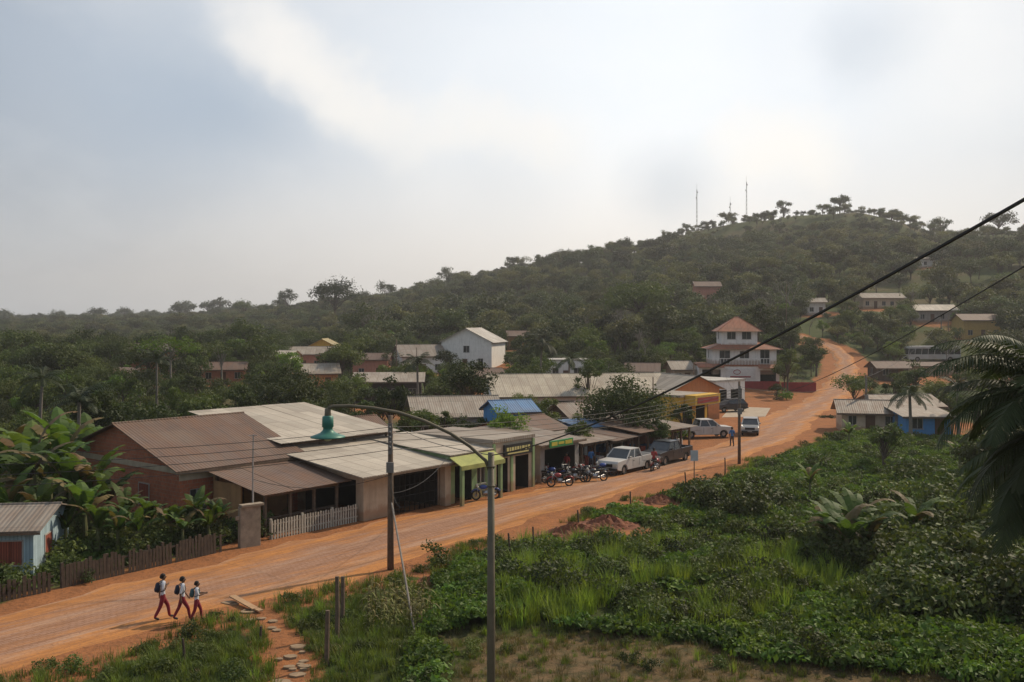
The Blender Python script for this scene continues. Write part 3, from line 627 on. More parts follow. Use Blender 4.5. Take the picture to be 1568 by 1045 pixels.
u1=utility(598,43.8,6.8,True,.13); u2=utility(1132,76,6.3); u3=utility(1326,100,5.5); u4=utility(1441,205,6); utility(607,170,7,False,.1); utility(1204,205,12,False,.1); utility(638,160,6,False,.08); utility(1062,118,6,False,.08); utility(1000,96,5.5,False,.07); utility(1452,200,7,False)
m=MB(); m.tube([(bx(600,43.4),43.4,3.0),(bx(620,38),38,1.2),(bx(638,34.0),34.0,-.1)],.04,8); m.obj('leaning_brace_pole',pm('grey_wood',(.22,.19,.16),(.16,.14,.12),5))
cable=pm('black_cable',(.02,.02,.02),(.025,.025,.025),3,.6,0)
def wire(p,q,sag,r=.012,n=18):
    p=Vector(p);q=Vector(q); return [tuple(p.lerp(q,i/n)-Vector((0,0,sag*4*(i/n)*(1-i/n)))) for i in range(n+1)],r
def wires(name,L_):
    m=MB()
    for pts,r in L_: m.tube(pts,r,5)
    return m.obj(name,cable)
lp=(bx(753,18),18,8.55)
wires('overhead_cable',[wire(lp,(bx(1640,4.5),4.5,CAMZ+225*4.5/F),.22,.010,30)])
wires('overhead_wire',[wire((u2[0],u2[1],u2[2]-.4),(bx(1640,9),9,CAMZ+125*9/F),1.0,.008,40)])
ua=Vector(u1)
W1=[]
for k,zz in enumerate((.5,.8,1.1,1.5)):
    W1.append(wire((ua.x,ua.y-.2,ua.z-zz),(-27-k*.3,40-k,4.6+.35*(3-k)),.45,.013))
    W1.append(wire((ua.x,ua.y-.2,ua.z-zz),(u2[0],u2[1]-.15,u2[2]-.5-k*.22),.6,.014,24))
W1.append(wire((ua.x,ua.y-.2,ua.z-2.6),(-12.6,48.6,3.2),.5,.012))
W1.append(wire((ua.x,ua.y-.2,ua.z-3.4),(-3.8,59.2,2.9),.5,.012)); W1.append(wire((ua.x,ua.y,ua.z-1.2),(-1.2,62.2,3.3),.5,.012)); W1.append(wire((ua.x,ua.y,ua.z-.3),lp,.2,.009))
W1.append(wire((u2[0],u2[1],u2[2]-.4),(u3[0],u3[1],u3[2]-.3),.9,.012)); W1.append(wire((u2[0],u2[1],u2[2]-.7),(26,121,4.2),.5,.012)); W1.append(wire((u3[0],u3[1],u3[2]-.3),(u4[0],u4[1],u4[2]-.3),1.5,.02))
W1.append(wire((ua.x,ua.y-.2,ua.z-2.9),(ua.x+.6,ua.y-1.2,3.0),.3,.012))
wires('power_lines',W1)
def mast(px,d,h,base=None):
    x=bx(px,d); z=G(x,d); m=MB(); w=.4
    for a,b in((-1,-1),(1,-1),(0,1)):
        m.tube([(x+a*w,d+b*w,z-1),(x+a*w*.35,d+b*w*.35,z+h)],.055,4)
    k=int(h/2.2)
    for i in range(k):
        f=1-.65*i/k; f2=1-.65*(i+1)/k; za=z+h*i/k; zb=z+h*(i+1)/k
        P=[(-1,-1),(1,-1),(0,1)]
        for j in range(3):
            a=P[j];b=P[(j+1)%3]; m.tube([(x+a[0]*w*f,d+a[1]*w*f,za),(x+b[0]*w*f2,d+b[1]*w*f2,zb)],.035,4)
    m.tube([(x,d,z+h),(x,d,z+h+3)],.05,4); m.sph((x+.35,d,z+h*.93),.35,.3,.4,8,6); m.sph((x-.35,d,z+h*.8),.3,.3,.4,8,6)
    m.obj('radio_mast',pm('mast_steel',(.3,.28,.27),(.25,.22,.2)))
mast(1067,546,23); mast(1143,543,23); mast(1118,546,13)
x=bx(1063,66); m=MB(); m.tube([(x,66,-.2),(x,66,2.2)],.035,6); e=m.obj('road_sign',wood); m=MB(); m.box(x-.25,x+.25,65.94,65.965,1.65,2.35); m.obj('plate',pm('sign_plate_grey',(.5,.5,.5),(.4,.4,.4)),e)
# ------------------------------------------------------------------ vehicles
tyre=pm('tyre_rubber',(.02,.02,.02),(.03,.028,.025),4,.8,.1); chrome=pm('wheel_metal',(.35,.35,.36),(.25,.25,.26),4,.35,0,.8); lampm=pm('lamp_lens',(.6,.58,.5),(.5,.48,.4),3,.2,0); redl=pm('tail_lens',(.35,.02,.02),(.3,.02,.02),3,.3,0)
def arch(cx,r,n=7,z0=.32): return [(cx-r*math.cos(math.pi*i/n),z0+r*math.sin(math.pi*i/n)) for i in range(n+1)]
def vehicle(name,pos,rot,paint,kind='pickup'):
    e=empty(name,(pos[0],pos[1],G(*pos)+.03),math.radians(rot)); hw=.88
    body=MB()
    if kind=='pickup':
        Lh=2.6; wx=(-1.55,1.65)
        prof=[(-Lh,.45)]+arch(wx[0],.42)+arch(wx[1],.42)+[(2.5,.4),(2.62,.5),(2.62,.85),(2.5,1.0),(1.35,1.08),(1.3,1.1),(-.75,1.1),(-.75,.72),(-Lh,.72)]
        body.prism(prof,-hw,hw)
        for s in(-1,1): body.box(-Lh,-.752,min(s*hw,s*(hw-.07)),max(s*hw,s*(hw-.07)),.722,1.12)
        body.box(-Lh,-Lh+.06,-hw+.072,hw-.072,.722,1.12); body.box(-.85,-.755,-hw+.072,hw-.072,.722,1.1)
        gb=[(-.72,1.1),(1.32,1.1),(.62,1.66),(-.55,1.66)]; top=1.66
    elif kind=='bus':
        Lh=5; wx=(-3,3.3); hw=1.22
        body.prism([(-Lh,.45)]+arch(wx[0],.5,z0=.42)+arch(wx[1],.5,z0=.42)+[(Lh,.4),(Lh+.1,.8),(Lh+.1,1.35),(-Lh-.05,1.35)],-hw,hw)
        body.prism([(-Lh-.02,2.45),(Lh-.12,2.45),(Lh-.3,2.9),(-Lh+.1,2.95)],-hw+.03,hw-.03)
        gb=[(-Lh,1.352),(Lh+.08,1.352),(Lh-.1,2.448),(-Lh,2.448)]; top=None
    else:
        Lh=2.0; wx=(-1.22,1.28)
        prof=[(-Lh+.05,.42)]+arch(wx[0],.38,z0=.3)+arch(wx[1],.38,z0=.3)+[(1.95,.35),(2.03,.5),(2.0,.78),(1.75,.92),(.95,1.0),(-1.85,1.02),(-Lh,.85)]
        body.prism(prof,-.82,.82); gb=[(-1.8,1.02),(1.0,1.0),(.35,1.48),(-1.4,1.5)]; top=1.49; hw=.82
    body.obj('body',paint,e,bevel=.035)
    g=MB(); t=.17 if kind!='bus' else .05
    V=[(gb[0][0],-hw+.03,gb[0][1]),(gb[1][0],-hw+.03,gb[1][1]),(gb[2][0],-hw+t,gb[2][1]),(gb[3][0],-hw+t,gb[3][1])]; V+=[(a,-b,c) for a,b,c in V]
    g.add(V,[(0,1,2,3),(7,6,5,4),(1,5,6,2),(0,3,7,4),(3,2,6,7)]); g.obj('glasshouse',glass,e)
    p=MB()
    for s in(0,4):
        p.tube([V[s],V[s+3]],.05,6); p.tube([V[s+1],V[s+2]],.04,6)
        n=1 if kind!='bus' else 7
        for i in range(1,n+1):
            f=i/(n+1)+(0.02 if n==1 else 0); a=Vector(V[s]).lerp(Vector(V[s+1]),f); b=Vector(V[s+3]).lerp(Vector(V[s+2]),f); p.tube([a,b],.045,6)
    if top:
        p.slab([(gb[3][0]-.03,-hw+t-.02,top+.05),(gb[2][0]+.05,-hw+t-.02,top+.05),(gb[2][0]+.05,hw-t+.02,top+.05),(gb[3][0]-.03,hw-t+.02,top+.05)],.06)
    for s in(-1,1): p.box(gb[1][0]-.42,gb[1][0]-.3,min(s*hw,s*(hw+.16)),max(s*hw,s*(hw+.16)),gb[0][1]+.02,gb[0][1]+.15)
    p.obj('pillars_and_roof',paint,e)
    w=MB(); R=.36 if kind=='pickup' else (.31 if kind=='car' else .46)
    for X in wx:
        for s in(-1,1):
            w.m=0; w.ring((X,s*(hw-.12),R),(0,1,0),R-.1,.105,18,8); w.m=1; w.tube([(X,s*(hw-.2),R),(X,s*(hw-.06),R)],R*.58,12)
    w.obj('wheels',[tyre,chrome],e)
    l=MB(); F_=(2.63 if kind=='pickup' else 2.0 if kind=='car' else 5.1); B_=(-2.61 if kind=='pickup' else -2.0 if kind=='car' else -5.06)
    for s in(-1,1):
        l.m=0; l.box(F_-.06,F_+.012,s*hw*.78-.17,s*hw*.78+.17,.68,.84); l.m=1; l.box(B_-.012,B_+.05,s*hw*.85-.1,s*hw*.85+.1,.68,.98)
        if kind!='bus':
            l.m=2
            for X in (-.35,.55): l.box(X-.012,X+.012,min(s*hw,s*(hw+.006)),max(s*hw,s*(hw+.006)),.5,1.02)
            l.box(.35,.5,min(s*hw,s*(hw+.02)),max(s*hw,s*(hw+.02)),.88,.91)
    l.m=2; l.box(F_-.03,F_+.02,-.45,.45,.6,.82); l.box(F_-.05,F_+.06,-hw+.05,hw-.05,.38,.54); l.box(B_-.08,B_+.03,-hw+.05,hw-.05,.4,.54); l.m=3; l.box(F_+.061,F_+.07,-.2,.2,.42,.52); l.box(B_-.09,B_-.081,-.2,.2,.42,.52)
    l.obj('lights_grille_bumpers',[lampm,redl,tyre,framew],e)
wp=pm('white_car_paint',(.50,.49,.47),(.42,.39,.35),1,.35,0,0,.35,.5); sp_=pm('silver_car_paint',(.34,.34,.34),(.30,.29,.28),1,.3,0,.4,.2,.5); dp_=pm('dark_car_paint',(.04,.04,.05),(.05,.05,.05),1,.3,0,.3,.2,.5)
vehicle('pickup_truck',(8.3,72.2),232,wp); vehicle('pickup_truck',(11.9,76.6),232,dp_); vehicle('pickup_truck',(17.9,93.0),12,wp); vehicle('parked_car',(22.9,95.6),255,sp_,'car')
vehicle('bus',(bx(1427,190),190),182,wp,'bus'); vehicle('parked_car',(bx(1115,120),119),200,dp_,'car')
def moto(pos,rot,col,rider=False):
    e=empty('motorcycle',(pos[0],pos[1],G(*pos)+.02),math.radians(rot)); e.rotation_euler[0]=.12
    m=MB()
    for X in(-.62,.62): m.m=0; m.ring((X,0,.3),(0,1,0),.26,.05,18,6); m.m=1; m.ring((X,0,.3),(0,1,0),.06,.03,10,5)
    m.m=1
    for X in(-.62,.62):
        for i in range(6): a=i*math.pi/3; m.tube([(X,0,.3),(X+.22*math.cos(a),0,.3+.22*math.sin(a))],.008,4)
    m.tube([(.62,.07,.3),(.48,.07,.85)],.025,6);m.tube([(.62,-.07,.3),(.48,-.07,.85)],.025,6); m.tube([(.4,-.34,1.0),(.46,-.15,.98),(.46,.15,.98),(.4,.34,1.0)],.016,6)
    m.tube([(-.62,.1,.3),(-.1,.1,.32),(.2,.08,.55),(.46,.02,.8)],.025,6); m.tube([(-.62,-.1,.3),(-.1,-.1,.32),(.2,-.08,.55)],.025,6); m.tube([(-.75,-.14,.42),(-.1,-.14,.28),(.15,-.1,.28)],.04,7)
    m.box(-.12,.2,-.12,.12,.25,.55)
    m.m=2; m.sph((.14,0,.76),.27,.15,.14,12,8); m.tube([(-.62+.38*math.cos(a),0,.3+.36*math.sin(a)) for a in (.9,1.4,2.0,2.6)],.05,6); m.tube([(.62+.36*math.cos(a),0,.3+.36*math.sin(a)) for a in (.6,1.2,1.8,2.4)],.045,6)
    m.m=0; m.prism([(-.72,.8),(-.6,.74),(-.1,.7),(-.05,.76),(-.2,.8),(-.7,.87)],-.13,.13); m.m=3; m.sph((.56,0,.88),.09,.09,.1,10,6)
    m.tube([(.38,.22,1.0),(.36,.28,1.16)],.01,4); m.tube([(0,.1,.25),(-.05,.3,.0)],.015,4)
    m.obj('frame_and_wheels',[tyre,chrome,col,lampm],e,True)
mr=pm('motorcycle_red',(.28,.03,.03),(.22,.03,.03),2,.3,0,0,.1,.5); mk=pm('motorcycle_black',(.03,.03,.03),(.04,.04,.04),2,.3,0,0,.1,.5); mbl=pm('motorcycle_blue',(.04,.08,.3),(.03,.06,.25),2,.3,0,0,.1,.5)
for (px,d,r,c) in((822,67.2,150,mk),(858,65.5,195,mr),(880,67.5,160,mk),(893,69.5,165,mr),(912,67.5,200,mk),(926,70,170,mbl),(940,76,170,mr),(1003,72.5,60,mr),(744,60.8,200,mbl),(838,69,165,mr),(870,68.5,140,mk),(902,69,180,mk),(848,68,170,mbl)): moto((bx(px,d),d),r,c)
# ------------------------------------------------------------------ people
def person(name,pos,head,h,cloth,pose='walk',pack=None,arm=None,phase=1,sleeve=False):
    sw=.15*phase
    J={'pel':(0,0,.525),'wai':(.004,0,.60),'che':(.012,0,.72),'nb':(.008,0,.815),'nk':(.014,0,.85),'hd':(.026,0,.895),'hm':(.022,0,.935),'ht':(.014,0,.972)}
    Rr={'pel':(.078,.06),'wai':(.068,.052),'che':(.088,.06),'nb':(.048,.042),'nk':(.029,.029),'hd':(.042,.05),'hm':(.047,.056),'ht':(.036,.042)}
    E=[('pel','wai'),('wai','che'),('che','nb'),('nb','nk'),('nk','hd'),('hd','hm'),('hm','ht')]; lab={}
    for e_ in E: lab[e_]='shirt'
    for e_ in E[3:]: lab[e_]='skin'
    for s,n in((1,'l'),(-1,'r')):
        f=sw*s
        if pose=='stand': f=.02*s
        if pose=='ride':
            J['hp'+n]=(.02,s*.055,.50); J['kn'+n]=(.24,s*.1,.45); J['an'+n]=(.16,s*.1,.22); J['to'+n]=(.25,s*.1,.2)
        else:
            J['hp'+n]=(0,s*.048,.49); J['kn'+n]=(f*.75+.03,s*.05,.28); back=f<0
            J['an'+n]=(f*1.2-(.03 if back else -.01),s*.05,.065 if back else .045); J['to'+n]=(J['an'+n][0]+.1,s*.056,.018 if back else .025)
        Rr['hp'+n]=(.06,.06);Rr['kn'+n]=(.043,.043);Rr['an'+n]=(.033,.033);Rr['to'+n]=(.024,.018)
        J['sh'+n]=(.005,s*.11,.795); Rr['sh'+n]=(.038,.038)
        a=arm.get(n) if arm else None
        if a=='front': el=(.06,s*.12,.66); wr=(.19,s*.05,.68)
        elif a=='strap': el=(-.02,s*.15,.67); wr=(.07,s*.075,.74)
        else: el=(-f*.35-.01,s*.14,.645); wr=(-f*.7+.045,s*.145,.505)
        J['el'+n]=el;J['wr'+n]=wr; Rr['el'+n]=(.027,.027);Rr['wr'+n]=(.017,.017)
        d=(Vector(wr)-Vector(el)).normalized(); pl=Vector(wr)+d*.035; J['pa'+n]=tuple(pl); Rr['pa'+n]=(.016,.012)
        side=d.cross(Vector((0,s,0))).normalized()
        for k,(o,ln) in enumerate(((-.014,.036),(-.005,.042),(.005,.04),(.014,.03))):
            b=pl+d*.014+side*o; J[f'f{k}a{n}']=tuple(b); J[f'f{k}b{n}']=tuple(b+d*ln*.5); J[f'f{k}c{n}']=tuple(b+d*ln*.85+Vector((.006,-s*.01,0)))
            for q in'abc': Rr[f'f{k}{q}{n}']=(.0052,.0052)
            for e_ in(('pa'+n,f'f{k}a{n}'),(f'f{k}a{n}',f'f{k}b{n}'),(f'f{k}b{n}',f'f{k}c{n}')): E.append(e_);lab[e_]='skin'
        tb=Vector(wr)+d*.015+side*-.018; J['ta'+n]=tuple(tb);J['tb'+n]=tuple(tb+d*.02-side*.012);Rr['ta'+n]=Rr['tb'+n]=(.006,.006)
        for e_,l in((('pel','hp'+n),'trouser'),(('hp'+n,'kn'+n),'trouser'),(('kn'+n,'an'+n),'trouser'),(('an'+n,'to'+n),'shoe'),(('nb','sh'+n),'shirt'),(('sh'+n,'el'+n),'shirt'),(('el'+n,'wr'+n),'shirt' if sleeve else 'skin'),(('wr'+n,'pa'+n),'skin'),(('wr'+n,'ta'+n),'skin'),(('ta'+n,'tb'+n),'skin')): E.append(e_);lab[e_]=l
    keys=list(J); me=bpy.data.meshes.new('b'); me.from_pydata([J[k] for k in keys],[(keys.index(a),keys.index(b)) for a,b in E],[])
    o=bpy.data.objects.new('tmp',me); SC.collection.objects.link(o); o.modifiers.new('s','SKIN').use_smooth_shade=True
    for i,k in enumerate(keys):
        sv=me.skin_vertices[0].data[i]; sv.radius=Rr[k]; sv.use_root=(k=='pel')
    o.modifiers.new('ss','SUBSURF').levels=1
    bpy.context.view_layer.update(); dg=bpy.context.evaluated_depsgraph_get(); nm=bpy.data.meshes.new_from_object(o.evaluated_get(dg)); bpy.data.objects.remove(o)
    order=['skin','shirt','trouser','shoe']; nm.materials.clear()
    for k in order: nm.materials.append(cloth[k])
    segs=[(np.array(J[a]),np.array(J[b]),order.index(lab[(a,b)])) for a,b in E]
    for p in nm.polygons:
        c=np.array(p.center); best=9;bi=0
        for a,b,l in segs:
            ab=b-a; t=min(1,max(0,np.dot(c-a,ab)/max(1e-9,np.dot(ab,ab)))); dd=np.linalg.norm(c-a-ab*t)
            if dd<best: best=dd;bi=l
        if bi==1 and c[2]<.545 and abs(c[1])<.095: bi=2
        p.material_index=bi; p.use_smooth=True
    e=empty(name,(pos[0],pos[1],G(*pos)+.05 if pose!='ride' else G(*pos)+.02),math.radians(head),h)
    b=bpy.data.objects.new('body',nm); SC.collection.objects.link(b); b.parent=e
    m=MB(); m.sph((.004,0,.955),.056,.052,.045,14,8,.04); m.sph((-.02,0,.925),.045,.05,.045,12,8,.05); m.obj('hair',cloth['hair'],e,True)
    m=MB()
    for s in(-1,1): m.m=0; m.sph((.066,s*.017,.93),.006,.008,.005,8,6); m.m=1; m.sph((.024,s*.052,.922),.012,.007,.017,8,6)
    m.m=1; m.sph((.077,0,.915),.009,.008,.012,8,6); m.m=2; m.sph((.068,0,.895),.006,.015,.004,8,6); m.obj('face',[glass,cloth['skin'],redp],e,True)
    if pack:
        m=MB(); m.sph((-.105,0,.70),.055,.085,.115,12,10); m.sph((-.15,0,.66),.025,.06,.055,10,8)
        for s in(-1,1): m.tube([(-.08,s*.05,.79),(-.02,s*.062,.83),(.055,s*.062,.79),(.072,s*.062,.72),(.03,s*.08,.64),(-.06,s*.07,.62)],.01,6)
        m.obj('backpack',pack,e,True)
skin=pm('skin',(.16,.085,.05),(.14,.075,.045),5,.6,0,0,0); hair=pm('black_hair',(.012,.01,.01),(.02,.015,.012),20,.7,.2,0,0); shw=pm('white_shirt',(.62,.62,.64),(.54,.54,.57),6,.9,.1,0,.1); trr=pm('maroon_trousers',(.24,.025,.035),(.18,.02,.03),6,.9,.1,0,.1); sho=pm('dark_shoes',(.03,.028,.028),(.05,.04,.04),6); pk1=pm('navy_backpack',(.015,.02,.04),(.025,.03,.05),6,.8,.2); pk2=pm('teal_backpack',(.05,.12,.13),(.04,.09,.1),6,.8,.2); trd=pm('dark_trousers',(.04,.04,.055),(.03,.03,.04),6); blu=pm('blue_shirt',(.05,.16,.35),(.04,.12,.3),6)
cl=dict(skin=skin,hair=hair,shirt=shw,trouser=trr,shoe=sho)
person('walking_schoolboy',(bx(249,36.4),36.4),28,1.68,cl,pack=pk1,phase=.8,arm={'r':'strap'})
person('walking_schoolboy',(bx(279,36.3),36.3),24,1.60,cl,pack=pk1,phase=-.85)
person('walking_schoolboy',(bx(301,36.2),36.2),12,1.46,cl,pack=pk2,phase=.6,arm={'r':'front','l':'front'})
c2=dict(cl,shirt=blu,trouser=trd); c3=dict(cl,shirt=pm('red_shirt',(.35,.05,.05),(.3,.04,.04)),trouser=trd); c4=dict(cl,shirt=pm('grey_shirt',(.25,.25,.24),(.2,.2,.2)),trouser=trd)
person('walking_man',(bx(1121,86),86),100,1.7,c2,phase=.4)
person('standing_man',(bx(932,74.5),74.5),200,1.7,c4,'stand'); person('standing_woman',(bx(868,70),70),230,1.62,c3,'stand'); person('standing_man',(bx(905,72),72),120,1.7,c2,'stand')
person('motorcyclist',(bx(1003,72.5)-.1,72.4),60,1.68,c3,'ride',arm={'l':'front','r':'front'})
person('standing_man',(bx(1035,84),84),210,1.7,c4,'stand')
# ------------------------------------------------------------------ vegetation
LG=leafmat('tree_leaves',(.042,.066,.016),(.084,.116,.027),(.024,.037,.012),.33,.35)
LG2=leafmat('forest_leaves',(.056,.076,.030),(.10,.122,.048),(.034,.049,.026),.28,.12,vlo=.42,vhi=1.55)  # some aerial haze put into the colour: paler, greyer green than tree_leaves
LG3=leafmat('forest_leaves_light',(.115,.122,.045),(.16,.165,.065),(.08,.085,.042),.3,.12,vlo=.55,vhi=1.35)
LG4=leafmat('distant_leaves',(.07,.09,.055),(.105,.125,.075),(.055,.07,.05),.25,.12,vlo=.7,vhi=1.25)  # haze painted into the leaf colour, greyed further on top of haze_air
LB=leafmat('bright_leaves',(.095,.17,.025),(.15,.23,.035),(.055,.105,.018),.4,.8)
LM=leafmat('ground_cover_leaves',(.078,.145,.025),(.138,.23,.038),(.033,.068,.015),.38,1.0)
LGr=leafmat('grass_blades',(.10,.15,.03),(.155,.205,.042),(.065,.10,.022),.4,.8)
LTg=leafmat('tall_grass_blades',(.16,.25,.04),(.23,.32,.06),(.10,.16,.03),.45,.8)
LDr=leafmat('dry_grass_blades',(.24,.18,.09),(.16,.125,.055),(.10,.10,.035),.3,.8)
LBn=leafmat('banana_leaves',(.06,.12,.022),(.11,.18,.035),(.045,.085,.02),.42,1.0)
LPm=leafmat('palm_leaves',(.026,.042,.014),(.042,.06,.02),(.018,.03,.010),.25,1.0)
def leaves(C,Rn,size,rng,up=.3,asp=.55):
    n=len(C); nr=Rn+rng.normal(0,.7,(n,3)); nr[:,2]+=up; nr/=np.linalg.norm(nr,axis=1,keepdims=True)+1e-9
    a=np.cross(nr,rng.normal(0,1,(n,3))); a/=np.linalg.norm(a,axis=1,keepdims=True)+1e-9; b=np.cross(nr,a)
    s=size*rng.uniform(.6,1.3,(n,1))
    V=np.stack([C-a*s*.5,C+b*s*asp*.5-a*s*.05,C+a*s*.5-nr*s*.12,C-b*s*asp*.5-a*s*.05],1).reshape(-1,3)
    return V,np.arange(4*n).reshape(n,4)
def treemesh(name,seed,h,r,ncl,nl,leaf,rv=None,mats=None,cr=.36,trunk=.16,flat=1.0,limbs=True,droop=0):
    rng=np.random.default_rng(seed); rv=rv or h*.33; cz=h-rv*.95; m=MB(); rnd=random.Random(seed)
    cen=[]
    for i in range(ncl):
        v=rng.normal(0,1,3); v/=np.linalg.norm(v); q=rng.uniform(.25,1)**.5
        if v[2]<-.35: v[2]*=-.5
        cen.append(np.array([v[0]*r*q*.8,v[1]*r*q*.8,cz+v[2]*rv*q*.8*flat]))
    top=Vector((rnd.uniform(-.1,.1)*r,rnd.uniform(-.1,.1)*r,cz))
    fork=Vector((top.x*.5,top.y*.5,max(h*.22,cz-rv*1.0)))
    m.tube([(0,0,-.3),(0,0,fork.z*.4),fork,top],[trunk*1.4,trunk,trunk*.8,trunk*.3],7)
    if limbs:
        for i,c in enumerate(cen):
            if i%max(1,ncl//16): continue
            c=Vector(c); st=fork.lerp(top,rnd.random()*.6); mid=st.lerp(c,.5)+Vector((0,0,rnd.uniform(-.05,.1)*h)); m.tube([st,mid,c],[trunk*.42,trunk*.25,trunk*.07],5,False)
    nt_=len(m.F); V=np.array(m.V); allV=[V]; allF=[tuple(f) for f in m.F]; off=len(V)
    for c in cen:
        rr=r*cr*rng.uniform(.65,1.3); k=int(nl*rng.uniform(.6,1.3)); v=rng.normal(0,1,(k,3)); v/=np.linalg.norm(v,axis=1,keepdims=True)
        q=rng.uniform(.35,1.08,(k,1)); P=c+v*q*rr*np.array([1,1,.62]); P[:,2]-=droop*rr*rng.uniform(0,1,k)
        LV,LF=leaves(P,v,leaf,rng); allV.append(LV); allF+= (LF+off).tolist(); off+=len(LV)
    V=np.vstack(allV); me=bpy.data.meshes.new(name); me.from_pydata(V.tolist(),[],allF)
    for mm in mats or (bark,LG): me.materials.append(mm)
    me.polygons.foreach_set('material_index',[0]*nt_+[1]*(len(allF)-nt_)); me.update(); return me
def place(name,me,x,y,s=1,rot=None,z=None,sx=1):
    o=bpy.data.objects.new(name,me); SC.collection.objects.link(o); o.location=(x,y,(G(x,y) if z is None else z)-.05); o.rotation_euler[2]=random.uniform(0,6.28) if rot is None else rot; o.scale=(s*sx,s*sx,s); return o
def coll(name,meshes):
    c=bpy.data.collections.new(name)
    for i,me in enumerate(meshes):
        o=bpy.data.objects.new(f'{name}_{i}',me); c.objects.link(o)
    return c
def scatter(name,pts,meshes,tilt=.0):
    if not len(pts): return
    c=coll(name+'_kinds',meshes); me=bpy.data.meshes.new(name); me.from_pydata([p[:3] for p in pts],[],[])
    a=me.attributes.new('scl','FLOAT','POINT'); a.data.foreach_set('value',[p[3] for p in pts])
    a=me.attributes.new('rz','FLOAT','POINT'); a.data.foreach_set('value',[random.uniform(0,6.283) for p in pts])
    a=me.attributes.new('tx','FLOAT','POINT'); a.data.foreach_set('value',[random.uniform(-tilt,tilt) for p in pts])
    a=me.attributes.new('kind','INT','POINT'); a.data.foreach_set('value',[p[4] if len(p)>4 else random.randrange(len(meshes)) for p in pts])
    o=bpy.data.objects.new(name,me); SC.collection.objects.link(o)
    ng=bpy.data.node_groups.new(name,'GeometryNodeTree'); ng.interface.new_socket('Geometry',in_out='INPUT',socket_type='NodeSocketGeometry'); ng.interface.new_socket('Geometry',in_out='OUTPUT',socket_type='NodeSocketGeometry')
    gi=ng.nodes.new('NodeGroupInput');go=ng.nodes.new('NodeGroupOutput');ip=ng.nodes.new('GeometryNodeInstanceOnPoints');ci=ng.nodes.new('GeometryNodeCollectionInfo')
    ci.inputs['Collection'].default_value=c; ci.inputs['Separate Children'].default_value=True; ci.inputs['Reset Children'].default_value=True
    def na(n,ty):
        q=ng.nodes.new('GeometryNodeInputNamedAttribute'); q.data_type=ty; q.inputs['Name'].default_value=n; return [s for s in q.outputs if s.enabled and s.name=='Attribute'][0]
    cb=ng.nodes.new('ShaderNodeCombineXYZ'); er=ng.nodes.new('FunctionNodeEulerToRotation')
    l=ng.links.new; l(na('tx','FLOAT'),cb.inputs[0]); l(na('rz','FLOAT'),cb.inputs[2]); l(cb.outputs[0],er.inputs[0]); l(er.outputs[0],ip.inputs['Rotation'])
    l(na('scl','FLOAT'),ip.inputs['Scale']); l(na('kind','INT'),ip.inputs['Instance Index']); ip.inputs['Pick Instance'].default_value=True
    l(gi.outputs[0],ip.inputs['Points']); l(ci.outputs[0],ip.inputs['Instance']); l(ip.outputs[0],go.inputs[0])
    o.modifiers.new('scatter','NODES').node_group=ng; return o
def blocked(x,y,marg=1.5,front=36,pad=10,k=.95):
    d=math.hypot(x,y); px=784+F*x/y
    for cx,cy,r in BASEB:
        if math.hypot(x-cx,y-cy)<r+marg: return True
        if cy>125:
            hp=784+F*cx/cy; hw=r/cy*F
            if abs(px-hp)<hw*k+pad*.4 and cy-front<y<cy: return True
    return False
def baremesh(h,seed,depth=5):
    r=random.Random(seed); m=MB()
    def br(p,dr,l,rad,n):
        q=p+dr*l; m.tube([p,(p+q)/2+Vector((r.uniform(-.05,.05)*l,)*3),q],[rad,rad*.8,rad*.6],4,False)
        if n:
            for i in range(3): br(q,(dr+Vector((r.uniform(-.8,.8),r.uniform(-.8,.8),r.uniform(-.1,.6)))).normalized(),l*r.uniform(.55,.8),rad*.55,n-1)
    br(Vector((0,0,0)),Vector((0,0,1)),h*.35,h*.02,depth); return m.mesh('bare',barkl)
forest_kinds=[treemesh(f'ft{i}',20+i,9,(4.6,3.8,5.0,3.6,4.4,5.2,4.4,3.8)[i],(28,24,30,22,26,26,24,22)[i],64,.55,rv=(3.6,3.8,3.2,4.0,3.6,3.0,3.4,3.8)[i],mats=(bark,LG3 if i in(2,6,7) else LG2),trunk=.17) for i in range(8)]
forest_kinds+=[baremesh(9,77),treemesh('ftx',99,10,3.6,12,30,.5,rv=2.6,mats=(barkl,LG3),trunk=.15)]
def fk(r):
    u=r.random()
    return 8 if u<.025 else 9 if u<.07 else r.choice((2,6,7)) if u<.34 else r.choice((0,1,3,4,5))
pts=[]; rng=random.Random(3)
for i in range(12500):
    az=rng.uniform(-36,38); d=math.sqrt(rng.uniform(185**2,760**2)); a=math.radians(az); x=d*math.sin(a);y=d*math.cos(a); px=784+F*math.tan(a)
    dr=float(np.interp(px,RPX,RD))
    if d>dr+45: continue
    if d<270 and (roaddist(x,y)<2.5 or blocked(x,y,2)): continue
    if d>270 and blocked(x,y,2,30): continue
    if d<235 and rng.random()<.4: continue
    if px>1080 and d<430 and float(sn(x,y,.03,2.2))>.60 and rng.random()<.7: continue
    s=rng.uniform(.42,1.0)
    if px<560 and d<480: s*=.72
    if rng.random()<.08: s*=1.5 if px>500 else 1.25
    if d>dr-40: s*=.55 if rng.random()<.85 else .85
    if 1180<px<1460 and d<250: s*=.65
    pts.append((x,y,G(x,y)-.7*s,s,fk(rng)))
scatter('forest',pts,forest_kinds,.06)
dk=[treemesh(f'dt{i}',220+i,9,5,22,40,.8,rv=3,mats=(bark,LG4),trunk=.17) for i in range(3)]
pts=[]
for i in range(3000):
    az=rng.uniform(-36,8); d=math.sqrt(rng.uniform(720**2,1800**2)); a=math.radians(az); x=d*math.sin(a);y=d*math.cos(a); s=rng.uniform(.7,1.3)*(1.5 if rng.random()<.08 else 1); pts.append((x,y,G(x,y)-1,s))
